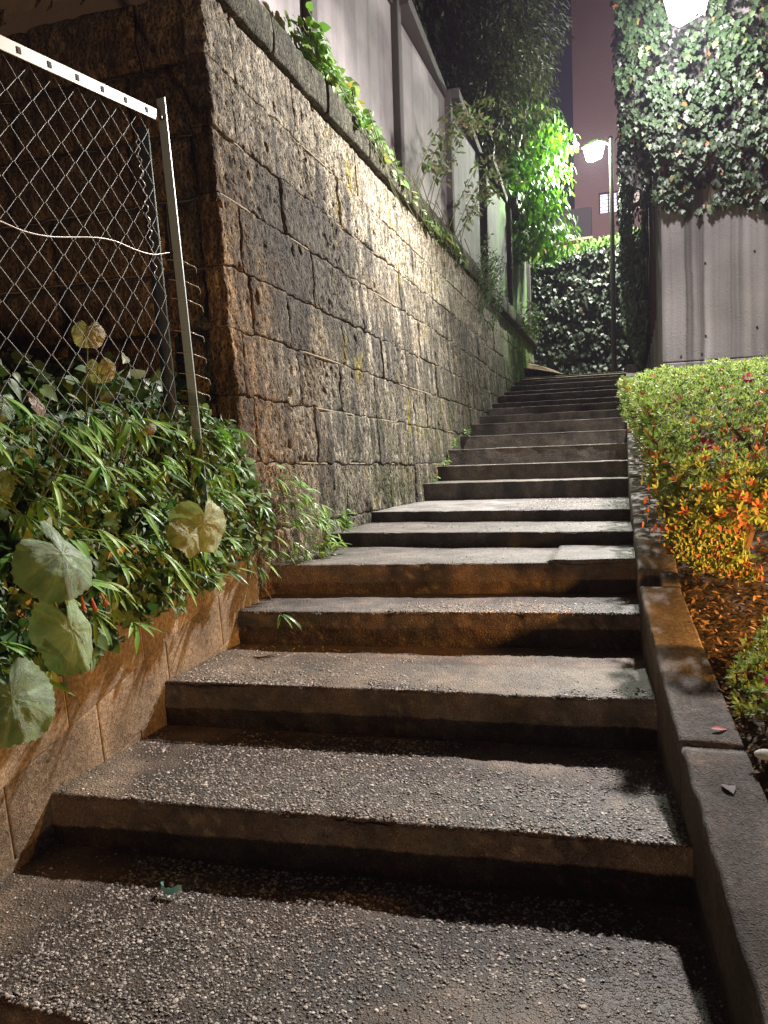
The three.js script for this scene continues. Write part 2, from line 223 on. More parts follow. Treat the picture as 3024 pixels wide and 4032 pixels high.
for (let k = 0; k < STEP.length; k++) {
  const [lx, lz, rx, rz, y] = STEP[k], up = STEP[k + 1] ?? [-2.0, -15.1, 0.012, -15.1, y + 0.1], py = k ? STEP[k - 1][4] : y - 0.25;
  const near = k < 6 ? 0.016 : k < 9 ? 0.025 : 0.05, w = rx - lx + 0.03, nx = Math.round(w / near) + 1;
  const zn = (u) => lerp(lz, rz, u) + 0.012 * fbm(u * 4 + k * 9, 2.2, k) * (k < 8 ? 2 : 1), zb = (u) => lerp(up[1], up[3], u) - 0.06;
  const prof = []; // [kind, t]: riser from foot to lip, rounded lip, tread to the back
  const nr = k < 6 ? 12 : 5, r = k < 7 ? 0.016 : 0.012;
  for (let i = 0; i <= nr; i++) prof.push([0, i / nr]);
  for (let i = 1; i < 4; i++) prof.push([1, i / 4]);
  const depth = Math.abs(lerp(lz, rz, 0.5) - lerp(up[1], up[3], 0.5)), nt = Math.round((depth + 0.06) / (k < 6 ? 0.018 : 0.05));
  for (let i = 0; i <= nt; i++) prof.push([2, i / nt]);
  const crackX = k === 5 ? -0.4 : k === 3 ? 0.025 : 99;
  const at = (i, j) => {
    const u = i / (nx - 1), x = lx + w * u, z0 = zn(u), [kind, t] = prof[j], rough = k < 5 ? 1 : k < 8 ? 0.5 : 0.35;
    const chip = 0.034 * rough * sst(0.04, 0.42, fbm(x * 4.3 + k, k * 3.3, 0.5, 4)) + 0.014 * rough * Math.max(0, fbm(x * 13, k, 3, 3)) + 0.008 * rough * fbm(x * 30, k, 0, 2);
    const cr = 0.012 * (1 - sst(0.0, 0.012, Math.abs(x - crackX - 0.02 * n3(y * 9, prof[j][1] * 3, 3))));
    if (kind === 0) { const yy = lerp(py - 0.02, y - r, t), hole = k === 4 ? 0.035 * sst(0.16, 0.34, fbm(x * 9, yy * 9, 3.3, 3)) * sst(0.75, 0.9, t + 0.25 * n3(x * 7, 4, 4)) * sst(-1.2, -0.9, x) : 0; return V(x, yy, z0 - 0.004 + (k < 5 ? 0.004 : 0) - chip * t * t * 0.6 + rough * (0.02 * fbm(x * 9, yy * 12, k, 4) + 0.009 * fbm(x * 34, yy * 34, k, 2)) - hole - 0.012 * (1 - t) - cr); }
    if (kind === 1) { const a = t * Math.PI / 2; return V(x, y - r + r * Math.sin(a) - chip * 0.7 * (k < 8 ? 1 : 0.5), z0 - r + r * Math.cos(a) - chip * 0.8 + rough * 0.006 * fbm(x * 30, a * 3, k, 2) - cr); }
    const z = lerp(z0 - r, zb(u), t), s = z0 - z;
    const raise = k === 5 ? 0.014 * sst(-0.42, -0.4, x) : 0;
    return V(x, y + 0.012 * s + 0.012 * fbm(x * 2, z * 2, k, 3) * sst(0, 0.1, s) + rough * 0.004 * fbm(x * 18, z * 18, k, 3) - chip * 0.6 * (1 - sst(0, 0.06, s)) - cr * 0.6 + raise, z);
  };
  const g = grid(nx, prof.length, at, (i, j) => { const p = at(i, j); return stepColor(k, p.x, p.y, p.z, prof[j][0] === 2 || (prof[j][0] === 1 && prof[j][1] > 0.5), i / (nx - 1), zn(i / (nx - 1)) - p.z); }, (i, j) => { const p = at(i, j); return [p.x, p.y - p.z]; }, V(0, 1, 1));
  const st = mesh('step', g, M.conc, stairs);
  // stones standing out of the worn tread
  const many = [0, 15000, 12000, 5500, 4200, 1500, 900, 3000][k] ?? 0;
  if (many) {
    srand(100 + k); const list = [];
    for (let n = 0; n < many; n++) {
      const u = rnd(), x = lx + 0.05 + (rx - lx - 0.06) * u, z0 = lerp(lz, rz, u), zz = lerp(up[1], up[3], u), t = Math.pow(rnd(), k === 4 || k === 3 ? 2.2 : 1.15), z = lerp(z0 - 0.006, zz + 0.01, t);
      const bare = bareF(x, z, k); let keep = 1 - 0.93 * sst(-0.06, 0.06, bare);
      if (k === 1) keep *= 1 - 0.9 * sst(-0.35, 0.0, x - 0.5 * (t - 0.4)); if (k === 2) keep = Math.max(keep, 0.9 * sst(0.5, 0.1, t) * sst(-1.3, -0.5, x)); if (k === 3) keep *= 0.3 + 0.7 * sst(-0.7, -1.1, x); if (k === 4) keep = sst(-1.2, -0.9, x) * sst(0.1, -0.4, x) * sst(0.75, 0.4, t); if (k === 7) keep = sst(-1.0, -0.7, x); if (k === 5 || k === 6) keep *= 0.5;
      if (rnd() > keep) continue;
      const s = rr(0.002, 0.0048) * (rnd() < 0.07 ? 1.5 : 1) * (k > 4 ? 1.2 : 1), light = rnd() < 0.3, tone = light ? rr(0.42, 0.78) : rr(0.12, 0.34), warm = rr(-0.03, 0.05);
      list.push({ p: V(x, y + 0.012 * (z0 - z) + 0.012 * fbm(x * 2, z * 2, k, 3) * sst(0, 0.1, z0 - z) - s * 0.05, z), dir: V(rr(-1, 1), rr(-0.2, 0.2), rr(-1, 1)), n: V(rr(-0.3, 0.3), 1, rr(-0.3, 0.3)), s: [s * rr(0.8, 1.2), s * rr(1, 1.6), s * rr(0.5, 0.8)], c: [tone * 0.95 + warm * 0.5, tone * 0.81, tone * 0.67] });
    }
    inst('pebbles', pebbleGeo, M.pebble, list, st);
  }
}

// ---------------------------------------------------------------- kerb on the right
{
  const kerb = struct(tag(new THREE.Group(), 'sloping concrete kerb along the right edge of the stairs', 'kerb')); kerb.name = 'kerb'; scene.add(kerb);
  const cuts = [-0.4, -1.25, -2.42, -3.74, -3.9, -4.9, -5.7, -6.5, -7.3, -8.45, -9.4, -10.35, -11.3, -12.2, -13.05, -13.9];
  cuts.slice(0, -1).forEach((z0, q) => {
    const z1 = cuts[q + 1], notch = q === 3, n = Math.max(3, Math.round((z0 - z1) / (q < 6 ? 0.03 : 0.08)));
    const sec = [[0, -0.6], [0, -0.3], [0, -0.15], [0, -0.07], [0, -0.03], [0, -0.012], [0.02, -0.003], [0.06, 0], [0.2, 0], [0.4, 0], [0.6, 0], [0.8, 0], [0.94, 0], [0.98, -0.003], [1, -0.012], [1, -0.2], [1, -0.6]];
    const g = grid(n + 3, sec.length, (i, j) => {
      const e = i === 0 || i === n + 2, t = Math.min(1, Math.max(0, (i - 1) / n)), z = lerp(z0 - 0.003, z1 + 0.003, t), c = curbAt(z), a = c[0] + (notch ? 0.1 : 0), [su, sy] = sec[j];
      const x = lerp(a, c[1], su), rough = 0.008 * fbm(x * 12, z * 12, sy * 12, 4), wear = q > 4 ? 0.012 * fbm(z * 6, 4, q, 3) : 0.006 * fbm(z * 9, su * 3, q, 3);
      return V(x + (su < 0.05 ? rough : 0), c[2] + sy + (sy > -0.02 ? rough + wear : 0) - (e ? 0.5 : 0) - (i === 1 || i === n + 1 ? 0.004 : 0), z);
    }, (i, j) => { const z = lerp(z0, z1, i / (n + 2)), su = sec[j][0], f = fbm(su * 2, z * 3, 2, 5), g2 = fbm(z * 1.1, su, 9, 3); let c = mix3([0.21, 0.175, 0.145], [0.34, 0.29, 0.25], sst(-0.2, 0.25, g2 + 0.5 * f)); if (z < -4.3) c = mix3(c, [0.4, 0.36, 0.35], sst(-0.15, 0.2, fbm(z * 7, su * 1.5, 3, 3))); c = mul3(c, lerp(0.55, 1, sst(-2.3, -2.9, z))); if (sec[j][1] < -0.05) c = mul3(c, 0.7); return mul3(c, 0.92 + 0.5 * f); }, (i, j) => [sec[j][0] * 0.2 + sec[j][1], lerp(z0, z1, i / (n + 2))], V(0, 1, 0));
    mesh('kerb_slab', g, M.curb, kerb);
  });
  // block with a drain mouth where the kerb meets the landing
  const d = thing('drain_block', 'squat concrete block with dark drain mouth at the head of the kerb', 'concrete block', [0.15, 2.3, -14.05]);
  const box = (w, h, dd, x, y, z) => { const g = new RoundedBoxGeometry(w, h, dd, 2, 0.008); g.translate(x, y, z); return colored(g, [0.38, 0.33, 0.3]); };
  mesh('cap', box(0.235, 0.15, 0.3, 0, 0.6, 0), M.curb, d);
  mesh('side_slab', box(0.04, 0.5, 0.3, -0.097, 0.27, 0), M.curb, d);
  mesh('base', box(0.19, 0.27, 0.28, 0.02, 0.13, 0), M.curb, d);
  mesh('back_slab', box(0.19, 0.25, 0.04, 0.02, 0.395, -0.12), M.curb, d);
}

// ---------------------------------------------------------------- stone wall with its return, copings
const COURSE = [-0.15, 0.2, 0.57, 0.945, 1.33, 1.7, 2.06, 2.4, 2.78, 3.13, 3.5, 3.88];
function stoneColor(s, y, skirt, tone, corner) {
  const z = -3.75 - s, f = fbm(s * 2.6, y * 2.6, 1, 5), fine = fbm(s * 17, y * 12, 4, 4), st = fbm(s * 7.5, y * 0.9, 8, 4);
  let c = mix3([0.30, 0.25, 0.175], [0.56, 0.5, 0.39], sst(-0.3, 0.3, f + 0.4 * fine));
  const grime = sst(-0.14, 0.24, st + 0.45 * f + (y > 3.5 ? -0.34 : y > 3.13 ? -0.12 + 0.1 * sst(1.5, 0, s) : 0.06) - 0.22 * sst(3.4, 3.9, s) * sst(2.2, 3.6, y) + 0.2 * sst(0.55, 0.8, s) * sst(2.6, 1.6, s) * sst(1.9, 2.4, y) * sst(3.6, 3.3, y) + 0.75 * fbm(s * 0.9, y * 1.1, 50, 4) + 0.25 * fbm(s * 3.5, y * 0.5, 60, 3));
  c = mix3(c, [0.07, 0.06, 0.042], 0.84 * grime);
  if (y > 3.1) c = mix3(c, [0.7, 0.63, 0.48], 0.6 * (1 - grime) * sst(0.6, 2.4, s));
  c = mul3(c, tone * (1 + 0.55 * fine));
  c = mul3(c, 1 - 0.3 * sst(0.0, 0.28, fbm(s * 42, y * 17, 9, 2)));
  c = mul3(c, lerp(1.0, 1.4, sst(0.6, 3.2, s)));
  const base = treadY(-1.7, z), damp = sst(1.3, 0.1, y - base);
  c = mix3(c, [0.15, 0.17, 0.05], 0.75 * damp * sst(-0.15, 0.25, fbm(s * 3, y * 3, 12, 4)) * sst(0.4, 2.5, s));
  c = mix3(c, [0.16, 0.46, 0.025], 0.95 * sst(8.4, 11.2, s) * sst(-0.4, 0.1, f));
  c = mix3(c, [0.46, 0.36, 0.035], 0.9 * sst(0.13, 0.26, fbm(s * 5.5, y * 2.0, 21, 3)) * sst(0.8, 2.4, s) * sst(6.5, 4.5, s) * sst(0.02, 0.2, fbm(s * 1.1, y * 0.8, 33, 2) + 0.12));
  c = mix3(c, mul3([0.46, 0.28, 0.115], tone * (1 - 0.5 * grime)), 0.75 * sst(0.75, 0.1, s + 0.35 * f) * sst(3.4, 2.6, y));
  return skirt && s > 0 ? mul3(c, 0.55) : c;
}
const stoneDisp = (s, y, w = 1) => {
  w *= 0.35 + 0.9 * sst(-0.25, 0.25, fbm(s * 0.9, y * 1.3, 40, 2));
  const big = 0.016 * fbm(s * 3.5, y * 3.5, 3, 3), mid = 0.014 * fbm(s * 15, y * 9, 6, 3), p = fbm(s * 42, y * 17, 9, 2), q = fbm(s * 11, y * 7, 14, 2);
  return big + mid + 0.006 * fbm(s * 45, y * 30, 2, 2) - 0.018 * w * sst(0.04, 0.28, p) - 0.05 * sst(0.35, 0.45, q);
};
{
  const wall = thing('stone_wall', 'tall old wall of pitted, stained stone blocks left of the stairs', 'stone wall');
  const F = (s, y, o) => { const z = -3.75 - s, rec = s > 7.55 ? -0.05 : 0; return V(wallX(z, y) + o + rec, y, z); };
  const fixed = { 4: [0.2, 1.03, 2.3, 3.1, 4.0], 3: [0.45, 1.5, 2.55, 3.3], 5: [0.1, 0.85, 1.55, 2.33, 3.2], 6: [0.28, 0.76, 1.7, 2.6, 3.4], 7: [0.21, 1.2, 2.35, 3.0], 8: [0.8, 1.75, 2.5, 3.3], 9: [0.24, 1.25, 1.82, 2.9], 10: [0.3, 1.1, 2.3, 3.37] };
  srand(11);
  for (let r = 0; r < COURSE.length - 1; r++) {
    const y0 = COURSE[r] + 0.003, y1 = COURSE[r + 1] - 0.003, J = [0, ...(fixed[r] ?? [])]; while (J[J.length - 1] < 13.6) { const l = J[J.length - 1], nx = l + rr(0.7, 1.15); J.push(l < 7.55 && nx > 7.3 && nx < 8.2 ? 7.55 : nx); }
    for (let i = 0; i < J.length - 1; i++) {
      const jw = rr(0.003, 0.011), a0 = i ? J[i] + jw : -0.012, a1 = J[i + 1] - jw; if (y1 < treadY(-1.7, -3.75 - a0) - 0.12) continue;
      const tone = rr(0.84, 1.14), out = rr(-0.007, 0.01), pit = rr(0.3, 1.1), cell = a0 < 2.2 ? 0.0135 : a0 < 4 ? 0.017 : a0 < 7.6 ? 0.026 : 0.05;
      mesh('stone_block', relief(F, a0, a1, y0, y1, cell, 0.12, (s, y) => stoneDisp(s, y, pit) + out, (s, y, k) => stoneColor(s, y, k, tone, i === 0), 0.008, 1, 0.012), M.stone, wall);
    }
  }
  // the return round the corner, behind the fence
  const G = (a, y, o) => V(wallX(-3.75, y) - a - 0.005, y, -3.75 + o);
  srand(12);
  for (let r = 2; r < COURSE.length - 1; r++) {
    let a = 0.08; while (a < 3.6) { const b = a === 0.08 ? rr(0.32, 0.55) : a + rr(0.65, 1.05), t = rr(0.75, 1.05), o = rr(-0.006, 0.008);
      mesh('stone_block', relief(G, a + (a > 0 ? 0.007 : 0), b - 0.007, COURSE[r] + 0.007, COURSE[r + 1] - 0.007, 0.028, 0.12, (s, y) => stoneDisp(s + 20, y, 0.25) * 0.8 + o, (s, y, k) => mul3(mix3(stoneColor(0.3 + s * 0.3, y - (y > 3.1 ? 0.7 : 0), k, t, true), [0.26, 0.19, 0.115], 0.45), 1.1), 0.03, 1, 0.008), M.stone, wall); a = b; }
  }
  { // upper courses of the return go on above the fence
    let yy = 3.88; for (let r = 0; r < 3; r++) { let a = -0.012; while (a < 3.6) { const b = a + rr(0.6, 1.0), t = rr(0.7, 0.95); mesh('stone_block', relief((s, y, o) => V(-2.42 - s, y, -3.8 + o), a + 0.007, b - 0.007, yy + 0.007, yy + 0.36, 0.05, 0.12, (s, y) => stoneDisp(s + 20, y) * 0.8, (s, y, k) => mul3([0.22, 0.17, 0.12], t), 0.03), M.stone, wall); a = b; } yy += 0.367; }
  }
  // bedding mortar behind the joints
  const core = grid(240, 54, (i, j) => { const s = i * 0.0588 - 0.0, y = -0.3 + j * 0.0783; return F(s, y, -0.06); }, null, (i, j) => [i * 0.235, j * 0.3], V(1, 0, 0));
  const core2 = grid(16, 14, (i, j) => G(i * 0.26 + 0.02, 0.4 + j * 0.36, -0.05), null, (i, j) => [i * 0.26, j * 0.36], V(0, 0, 1));
  mesh('mortar', mergeGeometries([core, core2]), M.mortar, wall);
  for (const y of COURSE.slice(2, -1)) { const b0 = grid(280, 5, (i, j) => { const s = 0.02 + i * 0.0485, yy = y + (j - 2) * 0.006 + 0.006 * fbm(s * 3, y, 2, 3), keep = sst(-0.1, 0.12, fbm(s * 1.6, y * 3, 5, 3)); return F(s, yy, (j === 0 || j === 4 ? -0.05 : -0.003) - 0.03 * (1 - keep) + 0.006 * fbm(s * 9, yy * 9, 1, 3)); }, null, (i, j) => [i * 0.0485, j * 0.006], V(1, 0, 0)); mesh('mortar_joint', b0, M.mortar, wall); }
  srand(13);
  let s = -0.25; while (s < 13.6) {
    const l = rr(0.85, 1.15), t = rr(0.75, 1), out = 0.05 + rr(-0.008, 0.01), prof = [[-0.13, 0], [0.028, 0], [0.045, 0.012], [0.05, 0.05], [0.05, 0.13], [0.046, 0.21], [0.03, 0.245], [0, 0.255], [-0.15, 0.26], [-0.36, 0.262]], n = Math.round(l / (s < 4 ? 0.03 : 0.06)), a = s + 0.006, b = s + l - 0.006;
    const g = grid(n + 3, prof.length, (i, j) => { const e = i === 0 || i === n + 2, q = lerp(a, b, Math.min(1, Math.max(0, (i - 1) / n))), [o, h] = prof[j], z = -3.75 - q, k = e ? -0.12 : 0, wear = 0.02 * fbm(q * 5, h * 12, 5, 4) - 0.03 * sst(0.12, 0.35, fbm(q * 6, h * 4, 15, 3)) * sst(0.1, 0.2, h); return V(wallX(z, 3.88) + out - 0.05 + o + k + (o > 0.01 ? wear : 0), 3.885 + h + wear * 0.6, z); },
      (i, j) => { const q = lerp(a, b, i / (n + 2)), h = prof[j][1], f = fbm(q * 4, h * 6, 2, 4), c = mix3([0.11, 0.095, 0.062], [0.36, 0.33, 0.24], sst(-0.2, 0.35, f + 0.6 * fbm(q * 16, h * 16, 2, 3))); return mul3(mix3(c, [0.14, 0.16, 0.05], 0.35 + 0.4 * sst(4, 8, q)), t); }, (i, j) => [lerp(a, b, i / (n + 2)), prof[j][1] + prof[j][0]], V(1, 0.3, 0));
    mesh('coping_stone', g, M.stone, wall); s += l;
  }
}

// ---------------------------------------------------------------- concrete panel wall on top
{
  const pw = thing('panel_wall', 'pale concrete panel wall with dark posts above the stone wall', 'wall');
  const posts = [-3.65, -5.9, -8.15, -10.35, -12.6, -14.8, -17.05], top = 6.33, bot = 4.0;
  for (let i = 0; i < posts.length - 1; i++) {
    const z0 = posts[i] - 0.07, z1 = posts[i + 1] + 0.07, F = (a, y, o) => V(panX(a) + o, y, a);
    const g = relief((a, y, o) => F(-a, y, o), -z0, -z1, bot, top - 0.13, 0.12, 0.06, () => 0, (a, y) => { const far = sst(11.5, 14.8, a), f = fbm(a * 1.7, y * 1.2, 3, 4), alg = far * sst(-0.2, 0.3, f + 0.3 * fbm(a * 8, y * 0.8, 6, 3)); return mul3(mix3(mix3([0.47, 0.445, 0.44], [0.21, 0.2, 0.2], sst(9.5, 12.5, a)), [0.13, 0.4, 0.025], 0.95 * alg), 0.95 + 0.35 * f); }, 0.006, 1, 0);  // far panels get a darker colour in place of shade; green is algae
    const uv = g.attributes.uv; for (let k = 0; k < uv.count; k++) uv.setXY(k, uv.getX(k) / 2.3 + i * 0.37, (uv.getY(k) - bot) / 2.3);
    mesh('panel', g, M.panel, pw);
  }
  for (const z of posts) { const g = new RoundedBoxGeometry(0.15, top - bot - 0.02, 0.13, 2, 0.012); g.translate(panX(z) - 0.0, (top + bot) / 2 - 0.01, z); mesh('post', g, M.post, pw); }
  for (let i = 0; i < posts.length - 1; i++) { const z0 = posts[i], z1 = posts[i + 1], g = new RoundedBoxGeometry(0.2, 0.13, z0 - z1 - 0.01, 2, 0.01); g.rotateY(0.036); g.translate(panX((z0 + z1) / 2), top - 0.045, (z0 + z1) / 2); mesh('cap_rail', g, M.post, pw); }
}

// ---------------------------------------------------------------- low block wall, left foreground
{
  const bw = thing('block_wall', 'low tan concrete block wall below the plants, left foreground', 'retaining wall');
  srand(21);
  const F = (a, b, o) => V(-1.9 + o + 0.02 * 0, b, -a); // a: distance up the stairs, b: height
  for (let r = -2; r < 2; r++) {
    const base = (a) => 0.285 + 0.285 * (a - 1.9) + (r - 0) * 0.262 * 1.0; // foot of course r+... follows the slope
    let a = 0.35 + (r % 2 ? 0.2 : 0) + (r === 0 ? 0.02 : 0); const end = 3.72;
    while (a < end) {
      const l = 0.46, a1 = Math.min(end, a + l), t = rr(0.9, 1.1), A = a;
      const G = (q, v, o) => { const y = base(q) + v, yt = retTop(-q); return V(-1.9 + o, r === 1 ? Math.min(y, Math.max(yt, base(q) + 0.02)) : y, -(q - 0.12 * (v - 0.13))); };
      if (r < 1 || retTop(-(a + a1) / 2) - base((a + a1) / 2) > 0.05)
        mesh('concrete_block', relief(G, A + 0.0018, a1 - 0.0018, 0.002, 0.26, 0.04, 0.14, (q, v) => 0.003 * fbm(q * 8, v * 8, 2, 3), (q, v) => { const f = fbm(q * 4, v * 4 + r * 3, 4, 4), d = sst(-0.1, 0.3, fbm(q * 7, v * 2.5 + r, 9, 4)), e = Math.max(sst(0.06, 0, v), sst(0.05, 0, q - A)); return mul3(mix3(mix3([0.5, 0.4, 0.27], [0.25, 0.18, 0.115], 0.7 * d), [0.6, 0.46, 0.3], 0.0 * e), t * (1 + 0.4 * f)); }, 0.003, 1, 0.0005), M.block, bw);
      a = a1;
    }
  }
  const core = grid(10, 4, (i, j) => V(-1.9035, -0.5 + j * 0.35 + 0.2 * 0.37 * i * (j / 3), -0.3 - i * 0.38), null, (i, j) => [i * 0.4, j * 0.35], V(1, 0, 0));
  mesh('mortar', core, S({ color: C(0.55, 0.42, 0.27), roughness: 1 }), bw);
}

// ---------------------------------------------------------------- concrete retaining wall on the right
{
  const cw = thing('concrete_wall', 'streaked grey poured concrete wall under the ivy on the right', 'retaining wall');
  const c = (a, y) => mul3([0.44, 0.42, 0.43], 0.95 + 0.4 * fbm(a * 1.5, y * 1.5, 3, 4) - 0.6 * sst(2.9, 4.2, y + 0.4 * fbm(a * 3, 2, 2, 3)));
  const uvFix = (g, ox) => { const u = g.attributes.uv; for (let k = 0; k < u.count; k++) u.setXY(k, u.getX(k) / 2.6 + ox, (u.getY(k) - 1.2) / 3.4); return g; };
  for (const [y0, y1] of [[0.6, 2.355], [2.363, 5.2], [5.208, 7.4]]) {
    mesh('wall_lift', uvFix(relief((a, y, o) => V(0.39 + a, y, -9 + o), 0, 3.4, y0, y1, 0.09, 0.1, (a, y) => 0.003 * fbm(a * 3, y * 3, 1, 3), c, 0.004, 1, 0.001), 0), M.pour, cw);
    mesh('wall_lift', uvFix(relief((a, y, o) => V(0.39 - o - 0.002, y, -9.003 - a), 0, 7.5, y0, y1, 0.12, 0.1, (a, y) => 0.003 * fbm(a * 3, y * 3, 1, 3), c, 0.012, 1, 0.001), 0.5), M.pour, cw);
  }
  for (const [x, y] of [[0.79, 2.43], [0.58, 2.42], [0.83, 2.62], [1.33, 2.67], [0.83, 3.39], [1.31, 3.46], [1.8, 2.66], [1.8, 3.44]]) { const g = new THREE.CylinderGeometry(0.011, 0.011, 0.008, 10); g.rotateX(Math.PI / 2); g.translate(x, y, -8.998); mesh('tie_hole', g, M.dark, cw); }
}

// ---------------------------------------------------------------- leaf shapes
function bladeGeo(len, wid, droop, fold, seg = 6) { // lance leaf along +y, drooping to -z
  return grid(3, seg + 1, (i, j) => { const t = j / seg, w = wid * Math.pow(Math.sin(Math.PI * Math.min(1, 0.07 + 0.93 * t)), 0.8) * (t < 0.35 ? 1 : 1 - 0.25 * (t - 0.35)) * (j === seg ? 0.05 : 1), x = (i - 1) * w / 2; return V(x, len * t * (1 - 0.15 * droop * t), Math.abs(i - 1) * fold * w - droop * len * t * t * 0.35); }, null, (i, j) => [i / 2, j / seg], V(0, 0, 1));
}
function outlineLeaf(pts, bend = 0.1, cup = 0.06) { // fan leaf from the stalk at 0,0; pts [x,y] of the right half, mirrored
  const O = [...pts, ...pts.slice().reverse().filter((p) => Math.abs(p[0]) > 1e-4).map(([x, y]) => [-x, y])], P = [], I = [], U = []; let my = 0; for (const p of O) my = Math.max(my, p[1]);
  const put = (x, y) => { P.push(x, y, -bend * y * y - cup * Math.abs(x) * -1.2); U.push(x + 0.5, y); }; put(0, my * 0.4); for (const p of O) put(...p);
  for (let i = 1; i <= O.length; i++) I.push(0, i, i === O.length ? 1 : i + 1);
  const g = new THREE.BufferGeometry(); g.setAttribute('position', new THREE.Float32BufferAttribute(P, 3)); g.setAttribute('uv', new THREE.Float32BufferAttribute(U, 2)); g.setIndex(I); g.computeVertexNormals(); return g;
}
const ivyGeo = outlineLeaf([[0, 0], [0.2, -0.12], [0.36, 0.02], [0.3, 0.2], [0.52, 0.42], [0.28, 0.52], [0.2, 0.7], [0, 1]], 0.18, 0.1);
const heartGeo = outlineLeaf([[0, 0], [0.18, -0.13], [0.38, 0.0], [0.44, 0.25], [0.33, 0.55], [0.14, 0.82], [0, 1]], 0.22, 0.12);
const ovalGeo = outlineLeaf([[0, 0], [0.1, 0.12], [0.19, 0.38], [0.17, 0.62], [0.08, 0.88], [0, 1]], 0.2, 0.12);
const longGeo = outlineLeaf([[0, 0], [0.07, 0.15], [0.14, 0.4], [0.12, 0.65], [0.05, 0.9], [0, 1]], 0.35, 0.15);
const whorlGeo = mergeGeometries([0, 1, 2, 3, 4, 5, 6].map((k) => { const g = outlineLeaf([[0, 0], [0.13, 0.25], [0.17, 0.6], [0.08, 0.92], [0, 1]], 0.1, 0.2), t = k === 6 ? 0.2 : 0.75 + (k % 3) * 0.18; g.scale(k === 6 ? 0.7 : 1, k === 6 ? 0.7 : 1 - 0.1 * (k % 2), 1); g.rotateX(t - Math.PI / 2 + Math.PI / 2); g.rotateY(k * 1.047 + 0.3); return g; }));
const blades = [bladeGeo(1, 0.14, 0.5, 0.2), bladeGeo(1, 0.165, 0.9, 0.15), bladeGeo(1, 0.12, 0.2, 0.25)];
const tube = (pts, r0, r1 = r0, rad = 6, seg) => { const c = new THREE.CatmullRomCurve3(pts), n = seg ?? pts.length * 3, g = new THREE.TubeGeometry(c, n, 1, rad), P = g.attributes.position; for (let i = 0; i <= n; i++) { const q = c.getPointAt(i / n), r = lerp(r0, r1, i / n); for (let k = 0; k <= rad; k++) { const a = i * (rad + 1) + k; P.setXYZ(a, q.x + (P.getX(a) - q.x) * r, q.y + (P.getY(a) - q.y) * r, q.z + (P.getZ(a) - q.z) * r); } } return g; };

